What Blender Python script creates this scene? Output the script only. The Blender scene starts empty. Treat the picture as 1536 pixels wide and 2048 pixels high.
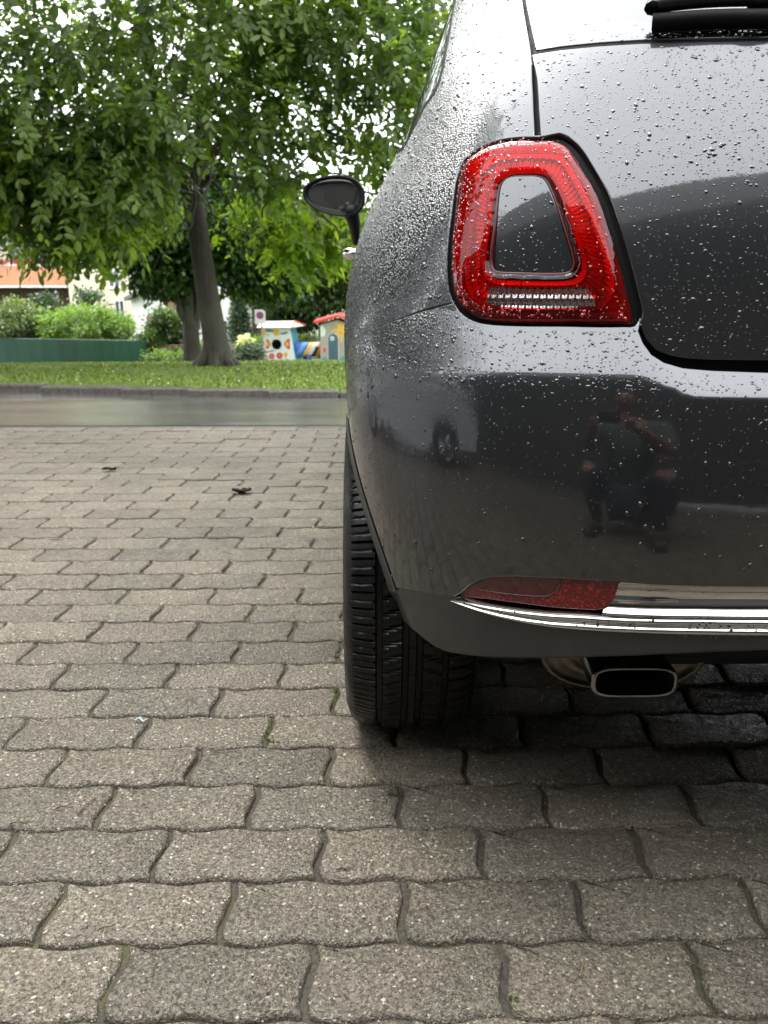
import bpy, math, random
import numpy as np
from mathutils import Vector, Matrix, geometry

# ---------------------------------------------------------------- camera, sky, sun, exposure
scene = bpy.context.scene
COL = scene.collection
rng = np.random.default_rng(7)
random.seed(7)

cam_data = bpy.data.cameras.new('camera')
cam = bpy.data.objects.new('camera', cam_data)
COL.objects.link(cam)
cam.location = (0.0, 0.0, 0.781)
cam.rotation_euler = (math.radians(90 - 15.9), 0.0, math.radians(-0.59))
cam_data.sensor_fit = 'VERTICAL'
cam_data.sensor_height = 36.0
cam_data.sensor_width = 27.0
cam_data.lens = 1657.0 / 2048.0 * 36.0
cam_data.clip_start = 0.02
cam_data.clip_end = 2000.0
cam_data.dof.use_dof = True
cam_data.dof.focus_distance = 1.08
cam_data.dof.aperture_fstop = 11.0
scene.camera = cam

SUN_EL, SUN_AZ = math.radians(58), math.radians(-35)      # high, ahead and to the left, behind the cloud
world = bpy.data.worlds.new('World')
scene.world = world
world.use_nodes = True
wn, wl = world.node_tree.nodes, world.node_tree.links
bg = wn['Background']
sky = wn.new('ShaderNodeTexSky')
sky.sky_type = 'NISHITA'
sky.sun_disc = False
sky.sun_elevation = SUN_EL
sky.sun_rotation = SUN_AZ
sky.air_density = 1.0
sky.dust_density = 3.0
hs = wn.new('ShaderNodeHueSaturation')
hs.inputs['Saturation'].default_value = 0.12
wl.new(sky.outputs[0], hs.inputs['Color'])
# closed cloud cover: an even pale layer mixed over the clear sky
mixc = wn.new('ShaderNodeMix'); mixc.data_type = 'RGBA'
mixc.inputs['Factor'].default_value = 0.80
wl.new(hs.outputs[0], mixc.inputs['A'])
mixc.inputs['B'].default_value = (14.6, 15.0, 15.6, 1)
wl.new(mixc.outputs['Result'], bg.inputs['Color'])
bg.inputs['Strength'].default_value = 0.10

sun_data = bpy.data.lights.new('sun', 'SUN')
sun_data.energy = 0.8
sun_data.angle = math.radians(25)
sun_data.color = (1.0, 0.97, 0.92)
sun = bpy.data.objects.new('sun', sun_data)
COL.objects.link(sun)
_d = Vector((math.sin(SUN_AZ) * math.cos(SUN_EL), math.cos(SUN_AZ) * math.cos(SUN_EL), math.sin(SUN_EL)))
sun.rotation_euler = _d.to_track_quat('Z', 'Y').to_euler()

scene.view_settings.view_transform = 'Standard'
scene.view_settings.look = 'None'
scene.view_settings.exposure = 1.9
scene.view_settings.gamma = 1.0
scene.view_settings.use_curve_mapping = False
scene.cycles.max_bounces = 8
scene.cycles.transparent_max_bounces = 16
scene.cycles.caustics_reflective = False
scene.cycles.caustics_refractive = False
# ---------------------------------------------------------------- numeric helpers (camera model, car surface)
F_PX, IMG_W, IMG_H = 1657.0, 1536.0, 2048.0
CAM_H, PITCH, YAW = 0.781, math.radians(15.9), math.radians(0.59)
_cp, _sp, _cy, _sy = math.cos(PITCH), math.sin(PITCH), math.cos(YAW), math.sin(YAW)
CAM_LOC = np.array([0.0, 0.0, CAM_H])
CAM_F = np.array([_sy * _cp, _cy * _cp, -_sp])       # viewing direction
CAM_R = np.array([_cy, -_sy, 0.0])
CAM_U = np.array([_sy * _sp, _cy * _sp, _cp])

def project(P):
    d = np.asarray(P, float) - CAM_LOC
    z = d @ CAM_F
    return np.stack([IMG_W / 2 + F_PX * (d @ CAM_R) / z, IMG_H / 2 - F_PX * (d @ CAM_U) / z], -1)

def at(x, y, D):
    """World point at distance Y = D seen at photo pixel x, y."""
    r = CAM_F * F_PX + CAM_R * (x - IMG_W / 2) - CAM_U * (y - IMG_H / 2)
    return CAM_LOC + r * (D / r[1])

class Spline:
    """Natural cubic spline through (x, y), linear beyond the ends."""
    def __init__(s, xs, ys):
        x = np.array(xs, float); y = np.array(ys, float); n = len(x)
        A = np.zeros((n, n)); b = np.zeros(n); A[0, 0] = A[-1, -1] = 1; h = np.diff(x)
        for i in range(1, n - 1):
            A[i, i - 1] = h[i - 1]; A[i, i] = 2 * (h[i - 1] + h[i]); A[i, i + 1] = h[i]
            b[i] = 3 * ((y[i + 1] - y[i]) / h[i] - (y[i] - y[i - 1]) / h[i - 1])
        c = np.linalg.solve(A, b)
        s.x, s.y, s.c, s.h = x, y, c, h
        s.b = (np.diff(y)) / h - h * (2 * c[:-1] + c[1:]) / 3
        s.d = np.diff(c) / (3 * h)
        s.e1 = s.b[-1] + 2 * c[-2] * h[-1] + 3 * s.d[-1] * h[-1] ** 2
    def __call__(s, t):
        t = np.asarray(t, float); i = np.clip(np.searchsorted(s.x, t) - 1, 0, len(s.x) - 2)
        d = t - s.x[i]
        v = s.y[i] + s.b[i] * d + s.c[i] * d * d + s.d[i] * d ** 3
        v = np.where(t < s.x[0], s.y[0] + s.b[0] * (t - s.x[0]), v)
        return np.where(t > s.x[-1], s.y[-1] + s.e1 * (t - s.x[-1]), v)

def sstep(x):
    x = np.clip(x, 0, 1); return x * x * x * (x * (6 * x - 15) + 10)

CAR_X, CAR_Y = 0.759, 0.86
WHEEL_Y, WHEEL_R = 1.41, 0.290
HALF_W = Spline([.15, .25, .35, .45, .55, .65, .72, .80, .87, .92, .97, 1.04, 1.12, 1.20, 1.30, 1.40, 1.46],
                [.72, .745, .765, .783, .797, .804, .804, .792, .768, .743, .722, .698, .672, .643, .595, .515, .45])
REAR_Y = Spline([.15, .25, .30, .40, .50, .60, .68, .74, .80, .86, .92, 1.0, 1.06, 1.12, 1.20, 1.30, 1.40, 1.46],
                [.14, .07, .045, .026, .021, .027, .040, .050, .061, .077, .099, .143, .188, .246, .325, .425, .545, .655])
PLAN_L = Spline([.15, .40, .70, 1.0, 1.2, 1.46], [.34, .36, .37, .38, .40, .42])
PLAN_N = 2.55

def body(q, z, off=0.0):
    """Car skin: q 0 at the tail's centre line, 1 where the side begins, beyond 1 forward along the side (negative q = right side)."""
    q = np.asarray(q, float); z = np.asarray(z, float)
    sg = np.sign(q) + (q == 0); a = np.abs(q)
    W, L, Y = HALF_W(z), PLAN_L(z), REAR_Y(z)
    be = np.minimum(a, 1.0) * math.pi / 2
    s, c = np.sin(be), np.clip(np.cos(be), 0, 1)
    r = ((s / W) ** PLAN_N + (c / L) ** PLAN_N) ** (-1 / PLAN_N)
    f = np.maximum(a - 1, 0) * 1.26
    u = r * s
    y = Y + L - r * c + f
    u = u - 0.012 * np.clip(f - 0.5, 0, None) ** 2 * 0.5
    return np.stack([CAR_X - sg * u, CAR_Y + y, z + 0 * q], -1)

def _nrm(fn, q, z):
    e = 1e-4
    a = fn(q + e, z) - fn(q - e, z); b = fn(q, z + e) - fn(q, z - e)
    n = np.cross(b, a)
    n /= np.linalg.norm(n, axis=-1, keepdims=True) + 1e-12
    return n

def body_n(q, z): return _nrm(body, q, z)

def bumper(q, z):
    """Bumper skin: the body plus a swelling whose top edge dips below the tailgate."""
    q = np.asarray(q, float); z = np.asarray(z, float); a = np.abs(q)
    P = body(q, z); N = body_n(q, z)
    k = sstep((a - .545) / .075)                                # 0 under the tailgate, 1 beside it
    zt = .700 + (.742 - .700) * k                             # swelling starts
    zb = .652 + (.668 - .652) * k                             # fully out
    fade = 1 - sstep((a - .60) / .40)
    h = .040 * fade
    t = np.clip((zt - z) / (zt - zb), 0, 1)
    w = np.clip((zt - z) / (zt - zb), 0, 9); w = 1 - w
    g = 1 - (w + np.sqrt(w * w + .004 + .018 * k)) / 2
    return P + N * (h * g)[..., None]

def bumper_n(q, z): return _nrm(bumper, q, z)

class Solver:
    """Where on a skin a photo pixel's ray lands: (q, z)."""
    def __init__(s, fn, q0=0.02, q1=1.9, z0=.18, z1=1.42, nq=500, nz=420):
        s.fn = fn
        s.Q, s.Z = np.meshgrid(np.linspace(q0, q1, nq), np.linspace(z0, z1, nz), indexing='ij')
        P = fn(s.Q, s.Z); s.px = project(P); N = _nrm(fn, s.Q, s.Z)
        s.ok = ((CAM_LOC - P) * N).sum(-1) > 0
    def __call__(s, pts):
        out = []
        for x, y in pts:
            d = (s.px[..., 0] - x) ** 2 + (s.px[..., 1] - y) ** 2 + np.where(s.ok, 0, 1e6)
            i = np.unravel_index(np.argmin(d), d.shape); q, z = s.Q[i], s.Z[i]
            for _ in range(8):
                p0 = project(s.fn(q, z)); e = 1e-4
                J = np.stack([(project(s.fn(q + e, z)) - p0) / e, (project(s.fn(q, z + e)) - p0) / e], -1)
                r = np.array([x, y]) - p0
                if np.hypot(*r) < .01 or abs(np.linalg.det(J)) < 2e3: break
                st = np.linalg.solve(J, r); m = np.abs(st).max()
                st *= min(1, .01 / m); q += st[0]; z += st[1]
            out.append((float(q), float(z)))
        return np.array(out)
# ---------------------------------------------------------------- scene-building helpers
def set_mesh(name, V, Fc, normals=None, smooth=True, mats=(), midx=None):
    me = bpy.data.meshes.new(name)
    me.from_pydata([tuple(map(float, v)) for v in V], [], [tuple(int(i) for i in f) for f in Fc])
    for m in mats: me.materials.append(m)
    if midx is not None: me.polygons.foreach_set('material_index', np.asarray(midx, np.int32))
    if smooth: me.polygons.foreach_set('use_smooth', np.ones(len(me.polygons), bool))
    me.update()
    if normals is not None: me.normals_split_custom_set_from_vertices([tuple(map(float, n)) for n in normals])
    return me

def fast_mesh(name, V, T, mats=(), smooth=False):
    """Triangle mesh from big numpy arrays."""
    me = bpy.data.meshes.new(name)
    V = np.asarray(V, np.float32).reshape(-1, 3); T = np.asarray(T, np.int32).reshape(-1, 3)
    me.vertices.add(len(V)); me.vertices.foreach_set('co', V.ravel())
    me.loops.add(T.size); me.loops.foreach_set('vertex_index', T.ravel())
    me.polygons.add(len(T))
    me.polygons.foreach_set('loop_start', np.arange(0, T.size, 3, dtype=np.int32))
    if smooth: me.polygons.foreach_set('use_smooth', np.ones(len(T), bool))
    for m in mats: me.materials.append(m)
    me.update(calc_edges=True)
    me.validate()
    return me

def link(name, me, parent=None, loc=None):
    o = bpy.data.objects.new(name, me); COL.objects.link(o)
    if parent is not None: o.parent = parent
    if loc is not None: o.location = tuple(map(float, loc))
    return o

def thing(name, label, cat, loc=(0, 0, 0), group=None):
    o = bpy.data.objects.new(name, None); COL.objects.link(o)
    o.empty_display_size = .1
    o.location = tuple(map(float, loc)); o['label'] = label; o['category'] = cat
    if group: o['group'] = group
    return o

def tag(o, label=None, cat=None, group=None, kind=None):
    if label: o['label'] = label
    if cat: o['category'] = cat
    if group: o['group'] = group
    if kind: o['kind'] = kind
    return o

class MB:
    """Collects simple shapes into one mesh."""
    def __init__(s): s.V, s.F, s.M = [], [], []
    def add(s, V, Fc, m=0):
        b = len(s.V); s.V += [tuple(map(float, v)) for v in V]; s.F += [tuple(i + b for i in f) for f in Fc]; s.M += [m] * len(Fc); return s
    def box(s, lo, hi, m=0, rz=0, bev=0):
        lo = np.array(lo, float); hi = np.array(hi, float); c = (lo + hi) / 2; h = (hi - lo) / 2
        if bev <= 0:
            V = [(x, y, z) for x in (-1, 1) for y in (-1, 1) for z in (-1, 1)]
            V = np.array(V) * h
            Fc = [(0, 1, 3, 2), (4, 6, 7, 5), (0, 4, 5, 1), (2, 3, 7, 6), (0, 2, 6, 4), (1, 5, 7, 3)]
        else:
            V = []; 
            for sx in (-1, 1):
                for sy in (-1, 1):
                    for sz in (-1, 1):
                        for k in range(3):
                            v = np.array([sx, sy, sz]) * h; w = np.array([sx, sy, sz]) * bev
                            w[k] = 0; V.append(v - w)
            V = np.array(V); idx = lambda a, b, c, k: ((a * 2 + b) * 2 + c) * 3 + k
            Fc = []
            for a in (0, 1):
                q = [idx(a, 0, 0, 0), idx(a, 0, 1, 0), idx(a, 1, 1, 0), idx(a, 1, 0, 0)]; Fc.append(q if a == 0 else q[::-1])
                q = [idx(0, a, 0, 1), idx(1, a, 0, 1), idx(1, a, 1, 1), idx(0, a, 1, 1)]; Fc.append(q if a == 0 else q[::-1])
                q = [idx(0, 0, a, 2), idx(0, 1, a, 2), idx(1, 1, a, 2), idx(1, 0, a, 2)]; Fc.append(q if a == 0 else q[::-1])
            for a in (0, 1):
                for b in (0, 1):
                    Fc.append([idx(a, b, 0, 0), idx(a, b, 1, 0), idx(a, b, 1, 1), idx(a, b, 0, 1)])
                    Fc.append([idx(a, 0, b, 0), idx(a, 1, b, 0), idx(a, 1, b, 2), idx(a, 0, b, 2)])
                    Fc.append([idx(0, a, b, 1), idx(1, a, b, 1), idx(1, a, b, 2), idx(0, a, b, 2)])
                    for cc in (0, 1): Fc.append([idx(a, b, cc, 0), idx(a, b, cc, 1), idx(a, b, cc, 2)])
        if rz:
            R = np.array([[math.cos(rz), -math.sin(rz), 0], [math.sin(rz), math.cos(rz), 0], [0, 0, 1]]); V = V @ R.T
        return s.add(V + c, Fc, m)
    def prism(s, poly, y0, y1, m=0):
        """poly in (x, z), extruded along y."""
        n = len(poly)
        V = [(x, y0, z) for x, z in poly] + [(x, y1, z) for x, z in poly]
        Fc = [tuple(range(n)), tuple(range(2 * n - 1, n - 1, -1))] + [(i, i + n, (i + 1) % n + n, (i + 1) % n) for i in range(n)]
        return s.add(V, Fc, m)
    def tube(s, pts, rad, n=10, m=0, cap=True, squash=None):
        pts = np.array(pts, float); k = len(pts); rad = np.broadcast_to(np.asarray(rad, float), (k,))
        T = np.gradient(pts, axis=0); T /= np.linalg.norm(T, axis=1, keepdims=True) + 1e-12
        up = np.array([0, 0, 1.]) if abs(T[0][2]) < .9 else np.array([1., 0, 0])
        V = []
        a = np.cross(T[0], up); a /= np.linalg.norm(a)
        for i in range(k):
            a = a - T[i] * (a @ T[i]); a /= np.linalg.norm(a); b = np.cross(T[i], a)
            for j in range(n):
                t = 2 * math.pi * j / n
                V.append(pts[i] + rad[i] * (a * math.cos(t) + b * math.sin(t) * (squash or 1)))
        Fc = [(i * n + j, i * n + (j + 1) % n, (i + 1) * n + (j + 1) % n, (i + 1) * n + j) for i in range(k - 1) for j in range(n)]
        if cap: Fc += [tuple(range(n - 1, -1, -1)), tuple(range((k - 1) * n, k * n))]
        return s.add(V, Fc, m)
    def build(s, name, mats, parent=None, smooth=False, label=None, cat=None, kind=None, group=None, loc=None):
        mats = mats if isinstance(mats, (list, tuple)) else [mats]
        V = np.array(s.V)
        if loc is not None: V = V - np.array(loc, float)
        me = set_mesh(name, V, s.F, smooth=smooth, mats=mats, midx=s.M)
        import bmesh
        bm = bmesh.new(); bm.from_mesh(me); bmesh.ops.recalc_face_normals(bm, faces=bm.faces); bm.to_mesh(me); bm.free()
        if smooth == 'auto':
            me.set_sharp_from_angle(angle=math.radians(35))
        o = link(name, me, parent, loc); return tag(o, label, cat, group, kind)

# ---------------------------------------------------------------- materials
class Mat:
    def __init__(s, name):
        s.m = bpy.data.materials.new(name); s.m.use_nodes = True
        s.n, s.l = s.m.node_tree.nodes, s.m.node_tree.links
        s.b = s.n['Principled BSDF']; s.out = s.n['Material Output']
    def set(s, **k):
        names = dict(color='Base Color', rough='Roughness', metal='Metallic', coat='Coat Weight', coat_rough='Coat Roughness', ior='IOR', trans='Transmission Weight',
                     spec='Specular IOR Level', emis='Emission Strength', emis_col='Emission Color', sub='Subsurface Weight', alpha='Alpha', coat_ior='Coat IOR', sheen='Sheen Weight')
        for a, v in k.items():
            if isinstance(v, tuple) and len(v) == 3: v = v + (1,)
            s.b.inputs[names[a]].default_value = v
        return s
    def node(s, t, **k):
        x = s.n.new(t)
        for a, v in k.items():
            if a.startswith('i_'): x.inputs[a[2:].replace('_', ' ')].default_value = v
            else: setattr(x, a, v)
        return x
    def coords(s, kind='Object'):
        if kind == 'World': return s.node('ShaderNodeNewGeometry').outputs['Position']
        return s.node('ShaderNodeTexCoord').outputs[kind]
    def noise(s, vec, scale, detail=4, rough=.55, out='Fac', stretch=None):
        if stretch:
            mp = s.node('ShaderNodeMapping'); mp.inputs['Scale'].default_value = stretch; s.l.new(vec, mp.inputs[0]); vec = mp.outputs[0]
        x = s.node('ShaderNodeTexNoise'); x.inputs['Scale'].default_value = scale; x.inputs['Detail'].default_value = detail; x.inputs['Roughness'].default_value = rough
        s.l.new(vec, x.inputs['Vector']); return x.outputs[out]
    def voronoi(s, vec, scale, out='Distance', feature='F1', rnd=1.0):
        x = s.node('ShaderNodeTexVoronoi'); x.feature = feature; x.inputs['Scale'].default_value = scale; x.inputs['Randomness'].default_value = rnd
        s.l.new(vec, x.inputs['Vector']); return x.outputs[out]
    def ramp(s, fac, stops, interp='LINEAR'):
        x = s.node('ShaderNodeValToRGB'); cr = x.color_ramp; cr.interpolation = interp
        while len(cr.elements) < len(stops): cr.elements.new(.5)
        for e, (p, c) in zip(cr.elements, stops):
            e.position = p; e.color = (c, c, c, 1) if not isinstance(c, tuple) else c + (1,)
        s.l.new(fac, x.inputs[0]); return x.outputs[0]
    def mix(s, fac, a, b, mode='MIX'):
        x = s.node('ShaderNodeMix'); x.data_type = 'RGBA'; x.blend_type = mode
        for key, v in (('Factor', fac), ('A', a), ('B', b)):
            if isinstance(v, (int, float)): 
                x.inputs[key].default_value = v if key == 'Factor' else (v, v, v, 1)
            elif isinstance(v, tuple): x.inputs[key].default_value = v + (1,) if len(v) == 3 else v
            else: s.l.new(v, x.inputs[key])
        return x.outputs['Result']
    def math(s, op, a, b=0.0, c=0.0, clamp=False):
        x = s.node('ShaderNodeMath'); x.operation = op; x.use_clamp = clamp
        for i, v in enumerate((a, b, c)):
            if isinstance(v, (int, float)): x.inputs[i].default_value = v
            else: s.l.new(v, x.inputs[i])
        return x.outputs[0]
    def bump(s, h, strength=.5, dist=.002, prev=None, to=('Normal',)):
        x = s.node('ShaderNodeBump'); x.inputs['Strength'].default_value = strength; x.inputs['Distance'].default_value = dist
        s.l.new(h, x.inputs['Height'])
        if prev is not None: s.l.new(prev, x.inputs['Normal'])
        for t in to: s.l.new(x.outputs[0], s.b.inputs[t])
        return x.outputs[0]
    def to(s, sock, inp): s.l.new(sock, s.b.inputs[inp]); return s

def simple(name, color, rough=.6, metal=0.0, var=.12, scale=12.0, bump=0.0, **k):
    """Plain material with slight uneven colour and wear."""
    M = Mat(name).set(color=color, rough=rough, metal=metal, **k)
    v = M.coords('Object'); n = M.noise(v, scale, 5)
    c = M.mix(M.ramp(n, [(.3, 1 - var), (.7, 1 + 0 * var)]), (0, 0, 0), color, 'MIX')
    M.to(c, 'Base Color')
    r = M.math('ADD', M.math('MULTIPLY', M.noise(v, scale * 2.3, 3), .2), rough - .1, clamp=True); M.to(r, 'Roughness')
    if bump: M.bump(M.noise(v, scale * 4, 4), bump, .01)
    return M.m
# ---------------------------------------------------------------- the ground: paving, road, kerb, lawn, land beyond
ROW, PLEN = 0.1085, 0.2255          # paver pitch across and along
PAVE_END = 4.46
def paving_materials():
    M = Mat('wet_concrete_paver')
    P = M.coords('World')
    oi = M.node('ShaderNodeObjectInfo')
    # aggregate: small stones of many greys, pale and tan grains, dark pits
    v1 = M.voronoi(P, 300, 'Color'); d1 = M.voronoi(P, 300, 'Distance')
    v2 = M.voronoi(P, 600, 'Color'); d2 = M.voronoi(P, 600, 'Distance')
    sep = M.node('ShaderNodeSeparateColor'); M.l.new(v1, sep.inputs[0])
    sep2 = M.node('ShaderNodeSeparateColor'); M.l.new(v2, sep2.inputs[0])
    stone = M.ramp(sep.outputs[0], [(0, (.07, .064, .056)), (.28, (.115, .103, .086)), (.55, (.175, .158, .130)), (.80, (.25, .226, .185)), (.93, (.36, .31, .235)), (.975, (.60, .58, .53))], 'CONSTANT')
    fine = M.ramp(sep2.outputs[0], [(0, (.09, .083, .073)), (.5, (.165, .152, .132)), (.9, (.27, .25, .215)), (.97, (.5, .48, .44))], 'CONSTANT')
    col = M.mix(M.ramp(sep.outputs[1], [(.45, 0.0), (.5, 1.0)]), fine, stone)
    col = M.mix(.30, col, (.165, .148, .122))                                    # cement film evens it out
    # damp, dirt and lighter worn zones, metres wide and hand wide
    big = M.noise(P, 1.3, 4); mid = M.noise(P, 11, 5, .65)
    col = M.mix(M.ramp(big, [(.34, 0.76), (.60, 1.0)]), (0, 0, 0), col)
    col = M.mix(M.math('MULTIPLY', M.ramp(mid, [(.42, 0.0), (.62, 1.0)]), .35), col, M.mix(1.0, col, (.62, .60, .58), 'MULTIPLY'))
    tint = M.ramp(oi.outputs['Random'], [(0, (.92, .86, .77)), (.3, (1.10, 1.04, .92)), (.55, (1.19, 1.12, .98)), (.8, (1.28, 1.20, 1.05)), (1, (1.0, .955, .87))])
    col = M.mix(1.0, col, tint, 'MULTIPLY')
    M.to(col, 'Base Color')
    h = M.math('SUBTRACT', 1.0, d1)
    h = M.math('ADD', M.math('MULTIPLY', h, .6), M.math('MULTIPLY', M.math('SUBTRACT', 1.0, d2), .3))
    pit = M.ramp(M.noise(P, 190, 3, .6), [(.36, 0.0), (.46, 1.0)])
    h = M.math('ADD', h, M.math('MULTIPLY', pit, .9))
    h = M.math('ADD', h, M.math('MULTIPLY', M.noise(P, 45, 4), .35))
    M.bump(h, .85, .0030)
    M.to(M.math('MULTIPLY', M.ramp(M.noise(P, 70, 4, .7), [(.35, .34), (.65, .74)]), M.ramp(big, [(.34, .62), (.60, 1.0)])), 'Roughness')
    M.set(spec=.42)
    J = Mat('joint_sand')
    P = J.coords('World')
    c = J.ramp(J.noise(P, 160, 5, .7), [(.3, (.020, .017, .012)), (.7, (.095, .082, .062))])
    moss = J.ramp(J.noise(P, 3.1, 4, .6), [(.45, 0.0), (.60, .8)])
    c = J.mix(J.math('MULTIPLY', moss, J.ramp(J.noise(P, 60, 3), [(.40, 0.0), (.6, 1.0)])), c, (.072, .078, .020))
    J.to(c, 'Base Color'); J.set(rough=.8)
    J.bump(J.noise(P, 260, 4, .7), .9, .004)
    return M.m, J.m

MAT_PAVER, MAT_JOINT = paving_materials()

def wave_y(x): return 0.0043 * np.sin(2 * np.pi * x / (PLEN / 2) + 2.6)
def wave_x(y): return -0.0050 * np.sin(2 * np.pi * y / ROW)

def make_paver_mesh(k):
    r = np.random.default_rng(100 + k)
    g = 0.0026
    nl, ns = 13, 5
    x0, x1, y0, y1 = 0, PLEN, 0, ROW
    t = np.linspace(0, 1, nl)
    pts = []
    for a in t[:-1]: pts.append((x0 + (x1 - x0) * a, y0))
    for a in np.linspace(0, 1, ns)[:-1]: pts.append((x1, y0 + (y1 - y0) * a))
    for a in t[:-1]: pts.append((x1 - (x1 - x0) * a, y1))
    for a in np.linspace(0, 1, ns)[:-1]: pts.append((x0, y1 - (y1 - y0) * a))
    base = np.array(pts)
    c = np.array([PLEN / 2, ROW / 2])
    W = np.stack([base[:, 0] + wave_x(base[:, 1]), base[:, 1] + wave_y(base[:, 0])], 1)
    sgn = np.sign(base - c); sgn[np.abs(base[:, 0] - x0) > 1e-6] *= 1
    off = np.zeros_like(base)
    for i, (x, y) in enumerate(base):
        off[i] = (-1 if x > x1 - 1e-6 else 1 if x < x0 + 1e-6 else 0, -1 if y > y1 - 1e-6 else 1 if y < y0 + 1e-6 else 0)
    n = len(base)
    def ring(inset, z, jit=0.0):
        # corners are rounded off by pulling them in twice
        rr = W + off * [inset + .0013, inset - .0003]
        j = r.normal(0, jit, rr.shape) if jit else 0
        return [(p[0] - c[0], p[1] - c[1], z + (r.normal(0, .0004) if jit else 0)) for p in rr + j]
    V = ring(g, -.05) + ring(g, -.0050, .0006) + ring(g + .0020, -.0010, .0004) + ring(g + .0058, .0006, 0.0)
    V.append((0, 0, .0008))
    Fc = []
    for k2 in range(3):
        for i in range(n):
            a, b = k2 * n + i, k2 * n + (i + 1) % n
            Fc.append((a, b, b + n, a + n))
    for i in range(n): Fc.append((3 * n + i, 3 * n + (i + 1) % n, 4 * n))
    return set_mesh('paver', V, Fc, smooth=True, mats=[MAT_PAVER])

def kerb_in(x): return .20 * max(0.0, -x - .8) ** 1.15      # the kerb swings away to the left

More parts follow.
